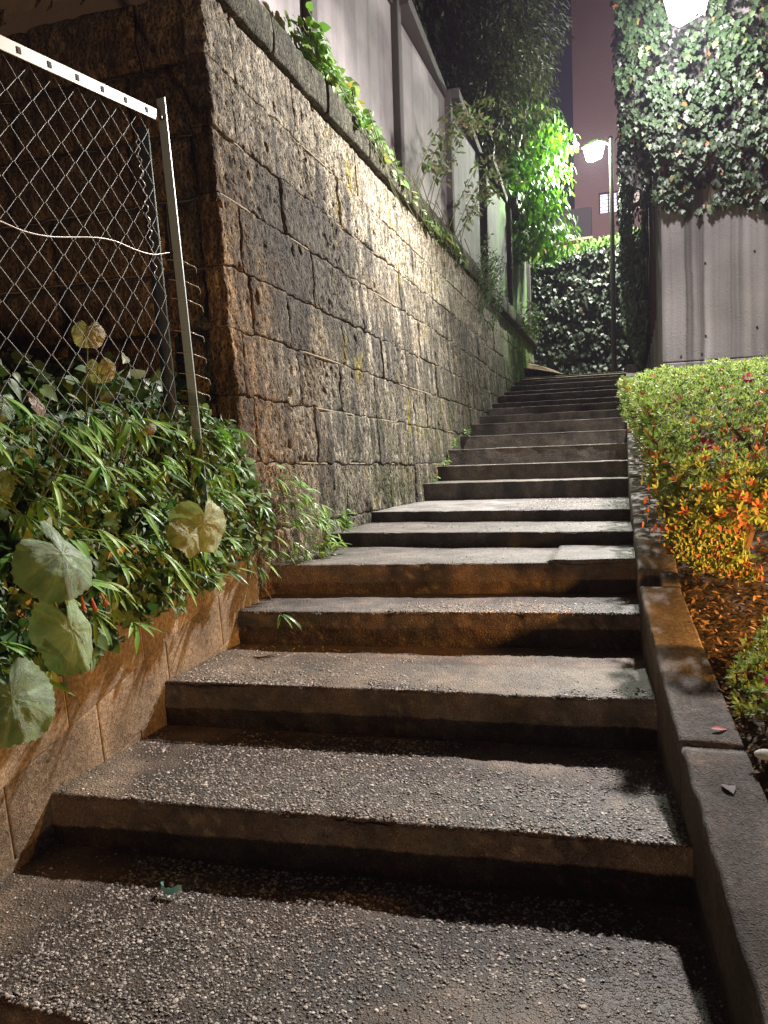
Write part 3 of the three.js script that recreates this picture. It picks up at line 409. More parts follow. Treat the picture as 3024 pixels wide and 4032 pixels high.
// ---------------------------------------------------------------- chain link fence
{
  const fe = thing('chain_link_fence', 'rusty chain link fence with pale steel post and rail, left', 'fence');
  const bx = (y) => -1.905 - 0.074 * (y - 0.9); // the post leans away from the stairs
  const A = [V(bx(0.75), 0.75, -3.2), V(bx(3.02), 3.02, -3.2)];
  const angle = (w, t) => { const sh = new THREE.Shape([[0, 0], [w, 0], [w, t], [t, t], [t, w], [0, w]].map((p) => new THREE.Vector2(...p))), L = A[0].distanceTo(A[1]), g = new THREE.ExtrudeGeometry(sh, { depth: L, bevelEnabled: true, bevelThickness: 0.001, bevelSize: 0.0008, bevelSegments: 1 }); g.rotateX(-Math.PI / 2); g.rotateZ(0.074); g.translate(A[0].x, A[0].y, A[0].z); return g; };
  mesh('post', angle(0.042, 0.005), M.paint, fe);
  mesh('pipe_post', tube([V(bx(0.8) - 0.06, 0.8, -3.13), V(bx(1.8) - 0.055, 1.8, -3.13), V(bx(2.86) - 0.05, 2.86, -3.13)], 0.03, 0.03, 10), M.darkPaint, fe);
  const railAt = (z) => V(bx(2.9) + 0.012, 2.93 + 0.165 * (-z - 3.16), z);
  { const L = 2.7, g = new RoundedBoxGeometry(0.006, 0.05, L, 1, 0.002); g.rotateX(-Math.atan(0.165) * -1 + 0); const c = railAt(-3.19 + L / 2); g.translate(c.x, c.y, c.z); mesh('top_rail', g, M.rail, fe);
    for (let z = -3.08; z < -1.3; z += 0.155) { const h = new THREE.BoxGeometry(0.002, 0.022, 0.018); const p = railAt(z); h.rotateX(Math.atan(0.165)); h.translate(p.x + 0.0045, p.y, p.z); mesh('slot', h, M.dark, fe); }
    const b = new THREE.CylinderGeometry(0.009, 0.009, 0.012, 6); b.rotateZ(Math.PI / 2); const p = railAt(-3.185); b.translate(p.x + 0.012, p.y - 0.01, p.z - 0.0); mesh('bolt', b, M.pole, fe); }
  // mesh of interlocked zigzag wires
  const pitch = 0.066, rows = 36, h = 0.062, wires = 36;
  for (let k = 0; k < wires; k++) {
    const pts = []; for (let j = 0; j <= rows; j++) { const y = 0.86 + j * h + 0.0, side = (j + k) % 2 ? 1 : -1, z = -3.11 + (k + 0.5) * pitch + side * pitch * 0.5, yy = y + 0.165 * (-z - 3.16) * -1 * -1, sag = 0.012 * Math.sin(z * 3 + y * 2); if (yy > 2.93 + 0.165 * (-z - 3.16)) break; pts.push(V(bx(yy) - 0.012 + side * 0.0035 + sag, yy, z)); }
    const curve = new THREE.CurvePath(); for (let j = 0; j < pts.length - 1; j++) curve.add(new THREE.LineCurve3(pts[j], pts[j + 1]));
    const segs = []; for (let j = 0; j < pts.length - 1; j++) { const d = pts[j + 1].clone().sub(pts[j]), l = d.length(), g = new THREE.CylinderGeometry(0.0017, 0.0017, l + 0.003, 5, 1, true); g.applyQuaternion(new THREE.Quaternion().setFromUnitVectors(V(0, 1, 0), d.normalize())); const m = pts[j].clone().add(pts[j + 1]).multiplyScalar(0.5); g.translate(m.x, m.y, m.z); segs.push(g); }
    mesh('mesh_wire', mergeGeometries(segs), M.zinc, fe);
  }
  srand(31);
  const wp = []; for (let i = 0; i <= 16; i++) { const z = -3.14 + i * 0.13; wp.push(V(bx(2.2) + 0.008 + rr(-0.004, 0.004), 2.27 + 0.165 * (-z - 3.14) - 0.012 * Math.sin(i * 1.3) + rr(-0.006, 0.006) + 0.02, z)); }
  mesh('tension_wire', tube(wp, 0.0028, 0.0028, 6, 64), M.wire, fe);
  for (let i = 0; i < 10; i++) { const y = 1.36 + i * 0.1 + rr(-0.03, 0.03), x = bx(y) + 0.02, a = rr(0.6, 1); mesh('wire_tie', tube([V(x - 0.04, y + 0.012, -3.17), V(x + 0.026, y + 0.005, -3.215), V(x + 0.03, y, -3.24), V(x + 0.03 + 0.02 * a, y - 0.012 * a, -3.26 - 0.03 * a), V(x + 0.045 * a, y - 0.035 * a, -3.27 - 0.045 * a)], 0.0018, 0.0018, 5, 14), M.wire, fe); }
  const tw = []; for (let i = 0; i <= 40; i++) { const y = 2.15 + i * 0.0155, a = i * 1.9; tw.push(V(bx(y) + 0.01 + 0.008 * Math.cos(a), y, -2.985 - 0.03 * (2.77 - y) * 2 + 0.008 * Math.sin(a))); }
  mesh('twisted_end', tube(tw, 0.0022, 0.0022, 5, 120), M.wire, fe);
}

// ---------------------------------------------------------------- left bank: creeper, bamboo grass, broad leaves
const overStairs = (z) => -1.86;
{
  srand(41); const list = [], stems = [];
  const greens = () => { const k = rnd(), b = rr(0.55, 1.2); return k < 0.55 ? [0.075 * b, 0.19 * b, 0.035 * b] : k < 0.85 ? [0.15 * b, 0.28 * b, 0.05 * b] : k < 0.95 ? [0.28 * b, 0.33 * b, 0.06 * b] : [0.06 * b, 0.14 * b, 0.05 * b]; };
  const cr = thing('creeper', 'tangled mass of small-leaved green creeper on the left bank', 'climbing plant');
  for (let n = 0; n < 19000; n++) {
    const z = rr(-0.9, -3.75), t = Math.pow(rnd(), 0.85), lo = retTop(z) - 0.03 - 0.12 * Math.max(0, fbm(z * 4, 3, 3, 3)), hi = retTop(z) + 0.66 + 0.24 * sst(-2.95, -2.5, z) + 0.42 * fbm(z * 2.3, 1, 5, 3) + 0.12 * sst(-2.2, -3.2, z) - 0.25 * sst(-3.3, -3.75, z);
    const y = lerp(lo, hi, t), depth = Math.pow(rnd(), 1.5) * 0.5, x = -1.83 - 0.2 * t * t - depth + 0.1 * fbm(z * 5, y * 5, 7, 3) + 0.05 * sst(0.3, 0.0, t);
    if (x > -1.9 && y < retTop(z) - 0.01 && rnd() < 0.7) continue;
    const s = rr(0.025, 0.06);
    list.push({ p: V(x, y, z), dir: V(rr(-0.3, 1), rr(-1, 0.4), rr(-1, 1)), n: V(rr(0.2, 1.2), rr(0, 1), rr(-0.6, 0.6)), s, c: greens() });
  }
  inst('foliage', heartGeo, M.leaf, list, cr);
  for (let n = 0; n < 60; n++) { const z = rr(-1, -3.7), y = retTop(z); stems.push(tube([V(-2.1, y - 0.05, z), V(rr(-2.05, -1.9), y + rr(0.1, 0.3), z + rr(-0.1, 0.1)), V(rr(-2, -1.8), y + rr(0.2, 0.7), z + rr(-0.2, 0.2))], 0.004, 0.002, 4, 6)); }
  mesh('stem', mergeGeometries(stems), M.stem, cr);
  // creepers and shrubs behind the fence
  const bh = thing('bank_undergrowth', 'dark leafy undergrowth behind the chain link fence', 'undergrowth'), l2 = [];
  for (let n = 0; n < 9500; n++) { const z = rr(-1.2, -3.6), x = rr(-2.15, -3.6), y = retTop(z) + 0.1 * (-x - 2) + Math.pow(rnd(), 1.4) * (0.95 + 0.4 * fbm(x * 2, z * 2, 2)); l2.push({ p: V(x, y, z), dir: V(rr(-1, 1), rr(-1, 0.5), rr(-1, 1)), n: V(rr(-0.2, 1), rr(0.2, 1), rr(-0.3, 1)), s: rr(0.04, 0.09), c: mul3(greens(), 0.8) }); }
  inst('foliage', heartGeo, M.leaf, l2, bh);
}
function bambooClump(label, spots, s0) { // spots: [x, y, z, droop direction z, size]
  srand(s0); const g = thing('bamboo_grass', label, 'bamboo grass', [0, 0, 0], undefined); let made = 0; const rest = [], stems = [];
  for (const [x, y, z, dz, sz] of spots) {
    const tip = V(x, y, z), root = V(-2.0 + rr(-0.1, 0.05), retTop(Math.max(z, -3.7)) - 0.02, Math.max(-3.9, z + rr(-0.15, 0.15)));
    if (x < -1.3 && y > 0.6) stems.push(tube([root, root.clone().lerp(tip, 0.5).add(V(0.0, 0.14, 0)), tip], 0.0026, 0.0012, 5, 8));
    const n = 3 + Math.floor(rnd() * 3), out = V(rr(0.3, 0.9), rr(-0.5, 0.1), dz).normalize();
    for (let i = 0; i < n; i++) {
      const a = (i - (n - 1) / 2) * 0.42 + rr(-0.12, 0.12), side = V(0, 1, 0).cross(out).normalize(), d = out.clone().multiplyScalar(Math.cos(a)).addScaledVector(side, Math.sin(a)).add(V(0, rr(-0.45, 0), 0)).normalize();
      const leaf = { p: tip.clone().addScaledVector(d, 0.005), dir: d, n: V(rr(0, 0.7), 1, rr(-0.3, 0.3)), s: sz * rr(0.75, 1.15) }; made++;
      leafMesh('leaf', blades[Math.floor(rnd() * 3)], [M.bamboo, M.bamboo2, M.bamboo3, M.bamboo][Math.floor(rnd() * 4)], g, leaf);
    }
  }
  if (stems.length > 20) stuff(mesh('stems', mergeGeometries(stems), M.stem, g)); else stems.forEach((q) => mesh('stem', q, M.stem, g));
  return g;
}
{
  const area = (n, z0, z1, y0, y1, x0, s) => { srand(s); const L = []; for (let i = 0; i < n; i++) { const z = rr(z0, z1), t = rnd(), yb = retTop(z); L.push([x0 + rr(-0.08, 0.1) - 0.12 * t, yb + lerp(y0, y1, t), z, rr(-0.7, 0.5), rr(0.1, 0.19)]); } return L; };
  bambooClump('bamboo grass at the foot of the steel fence post', area(60, -2.75, -3.5, -0.02, 0.68, -1.82, 51), 61);
  bambooClump('bamboo grass in the middle of the left bank under the mesh', area(64, -2.1, -2.8, 0.1, 0.86, -1.84, 52), 62);
  bambooClump('bamboo grass at the left picture edge below the mesh', area(46, -1.4, -2.15, 0.1, 0.95, -1.86, 53), 63);
  srand(54); const L = []; for (let i = 0; i < 66; i++) { const t = rnd(), z = rr(-3.6, -4.5), y = lerp(0.78, 1.34 - 0.22 * sst(-3.9, -4.5, z), t); L.push([wallX(z, y) + 0.06 + 0.12 * Math.sin(t * 3.1) + rr(-0.04, 0.06), y, z, rr(-0.6, 0.2), rr(0.07, 0.13)]); }
  bambooClump('fine-leaved bamboo grass spilling over the foot of the stone wall', L, 64);
  bambooClump('long bamboo sprays hanging over the face of the low block wall', [[-1.78, 0.9, -2.72, 0.2, 0.19], [-1.76, 0.97, -2.62, -0.2, 0.17], [-1.8, 0.83, -3.0, -0.4, 0.14], [-1.78, 0.72, -2.45, 0.3, 0.14]], 65);
  const sp = bambooClump('lone bamboo sprig hanging in front of a riser by the wall foot', [[-1.62, 0.575, -3.42, 0.1, 0.115], [-1.64, 0.57, -3.43, 0.5, 0.1]], 66);
  mesh('stem', tube([V(-1.88, 0.74, -3.62), V(-1.76, 0.68, -3.52), V(-1.63, 0.572, -3.42)], 0.002, 0.0012, 5), M.stem, sp);
}
// broad round leaves
function broadGeo(sd, light, dark) {
  const nr = 16, na = 72;
  return grid(na + 1, nr + 1, (i, j) => { const a = (i / na) * 2 * Math.PI, t = j / nr, notch = 1 - 0.72 * Math.exp(-Math.pow((Math.abs(a - Math.PI) > 1e-9 ? Math.min(a, 2 * Math.PI - a) : Math.PI) / 0.3, 2)), lob = 1 + 0.035 * Math.cos(a * 5 + 0.6) + 0.022 * ((i % 2) - 0.5) * 2 * t, r = t * notch * lob, x = Math.sin(a) * r, y = -Math.cos(a) * r; return V(x * 0.52, y * 0.5 + 0.22, 0.03 * Math.sin(a * 4 + sd) * t * t - 0.16 * x * x - 0.1 * Math.abs(x) * t - 0.12 * y * y * (y > 0 ? 1 : 0.2) + 0.07 * n3(x * 2 + sd, y * 2, sd) * t + 0.022 * Math.abs(Math.sin(a * 4.5)) * t + 0.012 * n3(x * 9, y * 9, sd)); },
    (i, j) => { const a = (i / na) * 2 * Math.PI, t = j / nr, vein = Math.pow(Math.abs(Math.cos(a * 4.5)), 40) * (1 - 0.4 * t), f = fbm(Math.sin(a) * t * 3, Math.cos(a) * t * 3, sd, 4); return mix3(mul3(mix3(dark, light, sst(-0.3, 0.3, f)), 1 + 0.3 * f), mul3(light, 1.35), 0.6 * vein); }, (i, j) => [Math.sin(i) * j / nr, j / nr], V(0, 0, 1));
}
{
  const pale = broadGeo(1, [0.4, 0.46, 0.15], [0.28, 0.37, 0.09]), green = broadGeo(4, [0.15, 0.33, 0.1], [0.08, 0.21, 0.06]), fresh = broadGeo(2.6, [0.27, 0.47, 0.17], [0.18, 0.37, 0.11]), yellow = broadGeo(7, [0.42, 0.38, 0.1], [0.26, 0.26, 0.06]), tan = broadGeo(9, [0.33, 0.2, 0.08], [0.2, 0.12, 0.05]);
  const plant = (label, root, leaves) => { const g = thing('broadleaf_plant', label, 'plant'); for (const [geo, p, dir, n, s] of leaves) { const P = V(...p), D = V(...dir).normalize(), m = leafMesh('leaf', geo, M.big, g, { p: P, dir: D, n: V(...n), s }); m.receiveShadow = true; const r = V(...root); mesh('stalk', tube([r, r.clone().lerp(P, 0.6).add(V(0, 0.06, 0)), P], 0.0035, 0.002, 6), M.stem, g); } };
  plant('plant with one large pale yellow-green folded leaf on the block wall corner', [-2.0, 0.86, -3.05], [[pale, [-1.69, 1.12, -2.83], [0.15, -1, 0.1], [1, 0.25, 0.6], 0.25], [pale, [-1.7, 1.05, -2.77], [0.05, -0.9, 0.9], [0.9, 0.5, 0.1], 0.17]]);
  plant('plant with broad grey-green leaves drooping over the block wall, left edge', [-2.0, 0.62, -1.95], [[green, [-1.67, 1.08, -1.9], [0.4, -0.55, -0.3], [0.5, 1, 0.35], 0.27], [fresh, [-1.65, 0.86, -1.93], [0.25, -1, -0.3], [1, 0.3, 0.3], [0.19, 0.3, 0.25]], [green, [-1.66, 0.71, -1.7], [0.35, -0.7, 0.1], [0.6, 0.9, 0.4], 0.26]]);
  plant('climber with yellowing heart leaves against the mesh', [-2.1, 1.0, -2.6], [[yellow, [-2.0, 1.86, -2.56], [0.1, -1, 0.1], [0.8, 0.2, 0.9], 0.12], [yellow, [-1.99, 1.72, -2.6], [0.1, -1, -0.1], [0.7, -0.3, 1], 0.11], [tan, [-2.0, 1.56, -2.25], [0.1, -0.6, -0.8], [0.6, 0.9, 0.3], 0.1], [green, [-1.98, 1.55, -2.08], [0.2, -0.7, 0.6], [1, 0.5, 0.3], 0.13], [tan, [-1.97, 1.5, -2.85], [0.1, -1, 0.3], [0.5, 0.5, 0.8], 0.1], [pale, [-1.97, 1.52, -2.75], [0.1, -0.8, 0.5], [1, 0.3, 0.4], 0.12], [green, [-1.94, 1.3, -2.0], [0.2, -0.7, 0.2], [1, 0.5, 0.3], 0.14]]);
  const fl = thing('trumpet_flowers', 'small cluster of orange and pink tubular flowers among the left leaves', 'flowers', [-1.8, 0.86, -2.18]);
  for (let i = 0; i < 4; i++) { const g = new THREE.LatheGeometry([[0.002, 0], [0.004, -0.012], [0.006, -0.03], [0.009, -0.045], [0.012, -0.05]].map((p) => new THREE.Vector2(...p)), 8); const m = mesh('flower', g, i ? M.petalOrange : M.petal, fl); m.position.set(0.012 * i, -0.01 + 0.012 * (i % 2) + (i ? 0 : 0.05), -0.035 * i + 0.03); m.rotation.set(0.2 * i - 0.3, 0, 0.2); }
}

// ---------------------------------------------------------------- weeds along the wall foot and vines on the coping
function weed(label, spots, geo, size, n, cols, s0) { srand(s0); const g = thing('weed', label, 'weed'); const stems = [], L = []; for (const [x, y, z, h] of spots) { const tipx = x + rr(0.02, 0.1), P = [V(x, y, z), V((x + tipx) / 2 + rr(-0.02, 0.02), y + h * 0.55, z + rr(-0.04, 0.04)), V(tipx, y + h, z + rr(-0.07, 0.07))]; stems.push(tube(P, 0.003, 0.0015, 4, 6)); const c = new THREE.CatmullRomCurve3(P); for (let i = 0; i < n; i++) { const t = rr(0.15, 1), d = rdir(); d.y *= 0.5; L.push({ p: c.getPoint(t), dir: d, n: V(rr(-0.4, 0.8), 1, rr(-0.4, 0.4)), s: size * rr(0.6, 1.2), c: mul3(cols, rr(0.6, 1.4)) }); } }
  stems.forEach((q) => mesh('stem', q, M.stem, g)); L.forEach((d, i) => { if (i < 60) { const m = leafMesh('leaf', geo, s0 % 2 ? M.bamboo2 : M.bamboo, g, d); m.userData = {}; } }); if (L.length > 60) inst('foliage', geo, M.leaf, L.slice(60), g); return g; }
weed('bright green ferny weed in the corner beside a step end', [[-1.83, 0.76, -4.42, 0.14], [-1.8, 0.76, -4.35, 0.1], [-1.78, 0.755, -4.5, 0.09]], longGeo, 0.07, 14, [0.12, 0.26, 0.04], 71);
weed('dark round-leaved weed sprouting from the wall foot beside a riser', [[-1.84, 0.87, -4.85, 0.14], [-1.82, 0.86, -4.8, 0.12]], ovalGeo, 0.07, 18, [0.05, 0.14, 0.04], 72);
weed('tuft of tiny weeds on the wall foot of the upper flight', [[-1.83, 1.5, -8.4, 0.1], [-1.83, 1.66, -9.1, 0.1], [-1.83, 1.31, -7.9, 0.07], [-1.82, 1.145, -7.35, 0.08]], ovalGeo, 0.05, 16, [0.12, 0.22, 0.05], 74);
{
  srand(81); const vine = thing('coping_vine', 'leafy green vine draped over the coping below the panels', 'climbing plant'), L = [], stems = [];
  for (let n = 0; n < 3000; n++) { const q = rnd(), z = -5.45 - 4.6 * Math.pow(q, 1.15), thick = lerp(0.85, 0.12, sst(-5.3, -8.8, z)) * (0.55 + 0.8 * Math.abs(fbm(z * 2.4, 1, 1, 3))), t = Math.pow(rnd(), 0.9), y = 4.02 + (z > -5.75 ? 0.18 * sst(-5.75, -5.45, z) : 0) + t * thick - 0.16 * rnd() * sst(-6.2, -8, z), x = wallX(z, 3.88) + 0.04 + rr(-0.2, 0.05) - 0.16 * t; const b = rr(0.6, 1.3), c = rnd(); L.push({ p: V(x, y, z), dir: V(rr(0, 1), rr(-1, 0.2), rr(-0.8, 0.8)), n: V(1, rr(0, 0.9), rr(-0.5, 0.5)), s: rr(0.05, 0.1), c: c < 0.75 ? [0.16 * b, 0.33 * b, 0.05 * b] : c < 0.92 ? [0.28 * b, 0.38 * b, 0.08 * b] : [0.45 * b, 0.36 * b, 0.06 * b] }); }
  inst('foliage', heartGeo, M.leaf, L, vine);
  for (let i = 0; i < 14; i++) { let z = -5.5 - i * 0.33; const P = []; for (let k = 0; k < 6; k++) { P.push(V(wallX(z, 3.88) + 0.06 + rr(-0.02, 0.03), 4.2 - 0.09 * k + rr(-0.05, 0.05), z)); z -= rr(0.15, 0.4); } stems.push(tube(P, 0.005, 0.003, 5, 16)); }
  mesh('stem', mergeGeometries(stems), M.stem, vine);
  // tall pale sprays standing out against the dark
  const sp = thing('tall_weed', 'tall wispy weed with drying seed heads arching off the wall top', 'weed'), st = [], L2 = [];
  for (let i = 0; i < 11; i++) { const z = -7.6 - rr(0, 2.4), x = wallX(z, 3.9), e = rr(0.45, 1.15), P = [V(x, 4.1, z), V(x + 0.16, 4.1 + e * 0.6, z - 0.2), V(x + 0.4 * e + 0.1, 4.2 + e, z - 0.35), V(x + 0.75 * e, 4.12 + e * 0.95, z - 0.5)]; st.push(tube(P, 0.006, 0.002, 5, 12)); const c = new THREE.CatmullRomCurve3(P); for (let n = 0; n < 70; n++) { const t = rr(0.2, 1), p = c.getPoint(t).add(rdir().multiplyScalar(rr(0, 0.09))), b = rr(0.6, 1.3); L2.push({ p, dir: V(rr(-0.6, 0.9), rr(-1, 0.3), rr(-1, 1)), n: rdir(), s: rr(0.045, 0.1), c: rnd() < 0.55 ? [0.11 * b, 0.2 * b, 0.04 * b] : [0.22 * b, 0.21 * b, 0.1 * b] }); } }
  mesh('stem', mergeGeometries(st), M.stem, sp); inst('foliage', ovalGeo, M.leaf, L2, sp);
  const w2 = thing('hanging_weed', 'ragged weeds growing from the wall where its face turns dark', 'weed'), L3 = [], s3 = [];
  for (let i = 0; i < 20; i++) { const z = -10.6 - rr(0, 1.5), y0 = rr(3.3, 4.1), x = wallX(z, y0), h = rr(0.3, 0.65), P = [V(x, y0, z), V(x + 0.1, y0 + h * 0.7, z + rr(-0.1, 0.1)), V(x + 0.2, y0 + h, z + rr(-0.2, 0.2))]; s3.push(tube(P, 0.004, 0.002, 4, 8)); const c = new THREE.CatmullRomCurve3(P); for (let n = 0; n < 60; n++) { const b = rr(0.5, 1.3); L3.push({ p: c.getPoint(rnd()).add(rdir().multiplyScalar(rr(0, 0.1))), dir: rdir(), n: V(1, rr(0, 1), rr(-0.5, 0.5)), s: rr(0.04, 0.08), c: [0.1 * b, 0.18 * b, 0.05 * b] }); } }
  mesh('stem', mergeGeometries(s3), M.stem, w2); inst('foliage', longGeo, M.leaf, L3, w2);
  const w3 = thing('wall_sapling', 'young bright green sapling at the far end of the stone wall', 'plant'), L4 = [];
  for (let n = 0; n < 160; n++) { const b = rr(0.6, 1.3), z = -14.2 - rr(0, 1.6); L4.push({ p: V(wallX(z, 3.9) + 0.1 + rr(0, 0.25), 3.95 + rr(-0.15, 0.35), z), dir: rdir(), n: V(1, rr(0, 1), rr(-0.5, 0.5)), s: rr(0.07, 0.14), c: [0.14 * b, 0.25 * b, 0.04 * b] }); }
  inst('foliage', ovalGeo, M.leaf, L4, w3); mesh('stem', tube([V(wallX(-15, 3.9) - 0.1, 3.9, -15), V(wallX(-15, 3.9) + 0.15, 4.1, -15), V(wallX(-15, 3.9) + 0.3, 4.2, -15.2)], 0.008, 0.004, 5), M.stem, w3);
}

// ---------------------------------------------------------------- azaleas and litter on the right
function azalea(name, label, surf, count, size, s0, flowers, pal) {
  srand(s0); const g = thing(name, label, 'shrub'), L = [], R = [];
  for (let n = 0; n < count; n++) {
    const a = rnd(), t = rnd(), { p, n: nn } = surf(a, t), dep = Math.pow(rnd(), 2.2) * 0.3; p.addScaledVector(nn, -dep + 0.16 * fbm(p.x * 3, p.y * 3, p.z * 3, 4) + 0.04 * fbm(p.x * 13, p.y * 13, p.z * 13, 2));
    const gap = fbm(p.x * 3.1, p.y * 3.1, p.z * 3.1 + 9, 3); if (gap > 0.14 && dep < 0.16 && rnd() < 0.88) continue;
    const dir = nn.clone().multiplyScalar(0.9).add(V(0, 0.55, 0)).add(rdir().multiplyScalar(0.5)), b = rr(0.65, 1.35), k = rnd(), low = pal ? pal(p) : 0;
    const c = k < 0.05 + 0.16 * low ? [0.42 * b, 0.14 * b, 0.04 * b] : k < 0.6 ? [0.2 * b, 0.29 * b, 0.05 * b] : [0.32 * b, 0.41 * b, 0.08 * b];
    L.push({ p, dir, n: rdir(), s: size * rr(0.7, 1.25), c });
  }
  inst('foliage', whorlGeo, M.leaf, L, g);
  const petals = mergeGeometries([0, 1, 2, 3, 4].map((k) => { const q = outlineLeaf([[0, 0], [0.2, 0.35], [0.34, 0.75], [0.2, 1.0], [0, 1.04]], -0.25, 0.1); q.rotateX(0.75); q.rotateY(k * 1.257); return q; }));
  for (const [x, y, z, s] of flowers) { const m = leafMesh('flower', petals, M.petal, g, { p: V(x, y, z), dir: V(rr(-0.4, 0), rr(0, 0.5), 1), n: rdir(), s }); m.userData.label = 'open pink azalea flower'; }
  return { g, L };
}
{
  // surface of the long clipped hedge: t climbs from its low near edge to the far top, a runs from the stairs to the right
  const prof = [[-3.75, 0.92], [-3.5, 1.05], [-3.55, 1.22], [-4.1, 1.48], [-5.0, 1.72], [-6.0, 1.9], [-6.9, 2.03], [-7.8, 2.1], [-8.6, 2.12]].map(([z, y]) => V(0, y, z)), curve = new THREE.CatmullRomCurve3(prof);
  const surf = (a, t) => {
    if (a < 0.22) { // flank above the kerb
      const s = a / 0.22, q = curve.getPoint(0.12 + 0.88 * t), c = curbAt(q.z), y = lerp(c[2] + 0.04 + 0.1 * sst(-5, -3.7, q.z), q.y - 0.03, s), x = lerp(0.24, 0.02, Math.sin(s * 1.57)) + 0.1 * sst(-5.4, -4.0, q.z) - 0.04 * sst(-6, -7, q.z); return { p: V(x, y, q.z), n: V(-1, 0.25, 0.25).normalize() };
    }
    const q = curve.getPoint(t), d = curve.getTangent(t), s = (a - 0.22) / 0.78, edge = 0.08 + 0.1 * sst(-5.4, -4.0, q.z) - 0.05 * sst(-6, -7, q.z); return { p: V(edge + 2.5 * s, q.y + 0.05 * s - 0.05 * sst(0.1, 0, s), q.z), n: V(-0.1, -d.z, d.y).normalize() };
  };
  const fl = [[0.27, 1.62, -4.75, 0.04], [0.36, 1.33, -3.95, 0.045], [0.75, 1.78, -5.4, 0.04], [0.8, 1.57, -4.6, 0.045], [0.3, 1.12, -3.6, 0.035], [0.26, 1.0, -3.75, 0.035]];
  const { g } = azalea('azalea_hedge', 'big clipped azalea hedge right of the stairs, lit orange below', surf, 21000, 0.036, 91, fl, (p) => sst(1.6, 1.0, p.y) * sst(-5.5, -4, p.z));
  srand(92); const tw = [], fine = [];
  for (const [x, z] of [[0.5, -3.95], [0.85, -4.05], [1.3, -4.1], [0.55, -5.2], [1.1, -5.2], [0.5, -6.6], [1.1, -6.6]]) for (let i = 0; i < 7; i++) { const b = V(x + rr(-0.03, 0.03), curbAt(z)[2] + 0.02, z), e = V(x + rr(-0.45, 0.45), b.y + rr(0.35, 0.7), z + rr(-0.35, 0.45)), m = b.clone().lerp(e, 0.45).add(V(0, 0.07, 0)); tw.push([b, m, e]); for (let k = 0; k < 5; k++) { const s = b.clone().lerp(e, rr(0.4, 0.95)); fine.push(tube([s, s.clone().add(V(rr(-0.12, 0.12), rr(0.02, 0.15), rr(-0.1, 0.15)))], 0.004, 0.002, 4, 3)); } }
  tw.forEach((P) => mesh('branch', tube(P, 0.014, 0.006, 6, 8), M.twig, g)); mesh('twigs', mergeGeometries(fine), M.twig, g).userData.kind = 'stuff';
  // loose orange-lit old leaves hanging in the lower face
  const old = []; for (let n = 0; n < 330; n++) { const { p, n: nn } = surf(rr(0.1, 1), rr(0, 0.45)); p.addScaledVector(nn, rr(0, 0.08)); old.push({ p, dir: V(rr(-0.3, 0.3), -1, rr(0, 0.6)), n: rdir(), s: rr(0.02, 0.036), c: rnd() < 0.5 ? [0.5, 0.14, 0.05] : [0.5, 0.34, 0.08] }); }
  inst('old_leaves', ovalGeo, M.leaf, old, g);
  // low shrub at the kerb, near
  const ball = (cx, cy, cz, rx, ry, rz) => (a, t) => { const th = a * 6.2832, ph = Math.acos(1 - t * 1.15), n = V(Math.sin(ph) * Math.cos(th), Math.cos(ph), Math.sin(ph) * Math.sin(th)); return { p: V(cx + n.x * rx, cy + n.y * ry, cz + n.z * rz), n }; };
  azalea('azalea_bush', 'small dark azalea with pink flowers at the kerb, lower right', ball(0.62, 0.5, -2.62, 0.3, 0.26, 0.46), 2200, 0.026, 93, [[0.4, 0.6, -2.5, 0.018], [0.45, 0.66, -2.35, 0.018], [0.42, 0.52, -2.55, 0.015], [0.5, 0.68, -2.55, 0.018]]);
  azalea('azalea_bush', 'dim azalea bush at the bottom right corner of the picture', ball(0.7, 0.25, -1.55, 0.3, 0.24, 0.45), 1900, 0.026, 94, [[0.6, 0.45, -1.7, 0.016]]);
  srand(95); const lit = [];
  for (let n = 0; n < 7500; n++) { const z = rr(-1.1, -5.4), c = curbAt(z), x = c[1] + Math.pow(rnd(), 1.4) * 1.5 + 0.005, b = rr(0.4, 1.4); lit.push({ p: V(x, c[2] - 0.035 + 0.14 * (x - c[1]) + rr(0, 0.035) + 0.05 * fbm(x * 3, z * 3), z), dir: V(rr(-1, 1), rr(-0.4, 0.5), rr(-1, 1)), n: V(rr(-0.7, 0.7), 1, rr(-0.7, 0.7)), s: rr(0.014, 0.038), c: rnd() < 0.75 ? [0.16 * b, 0.095 * b, 0.05 * b] : [0.27 * b, 0.18 * b, 0.1 * b] }); }
  tag(inst('leaf_litter', ovalGeo, M.dry, lit), 'brown fallen leaves covering the bed beneath the azaleas', 'leaf litter');
  const herb = thing('bed_weed', 'bright green lobed weed sprouting under the azalea hedge', 'weed'); srand(96);
  for (let i = 0; i < 16; i++) { const p = V(0.42 + rr(-0.08, 0.12), 0.8 + rr(0, 0.06), -3.55 + rr(-0.1, 0.1)); leafMesh('leaf', ivyGeo, M.bamboo2, herb, { p, dir: V(rr(-1, 1), rr(-0.2, 0.6), rr(-1, 1)), n: V(rr(-0.4, 0.4), 1, rr(0, 0.6)), s: rr(0.035, 0.055) }); }
  mesh('stem', tube([V(0.45, 0.72, -3.58), V(0.44, 0.78, -3.56), V(0.42, 0.82, -3.55)], 0.003, 0.002, 5), M.stem, herb);
  const red = thing('red_leaf', 'single curled red leaf lying on the kerb', 'leaf'); leafMesh('blade', ovalGeo, S({ color: C(0.45, 0.04, 0.03), roughness: 0.6, side: THREE.DoubleSide }), red, { p: V(0.235, 0.442, -2.5), dir: V(1, 0.1, -0.25), n: V(0, 1, 0.35), s: [0.05, 0.05, 0.05] });
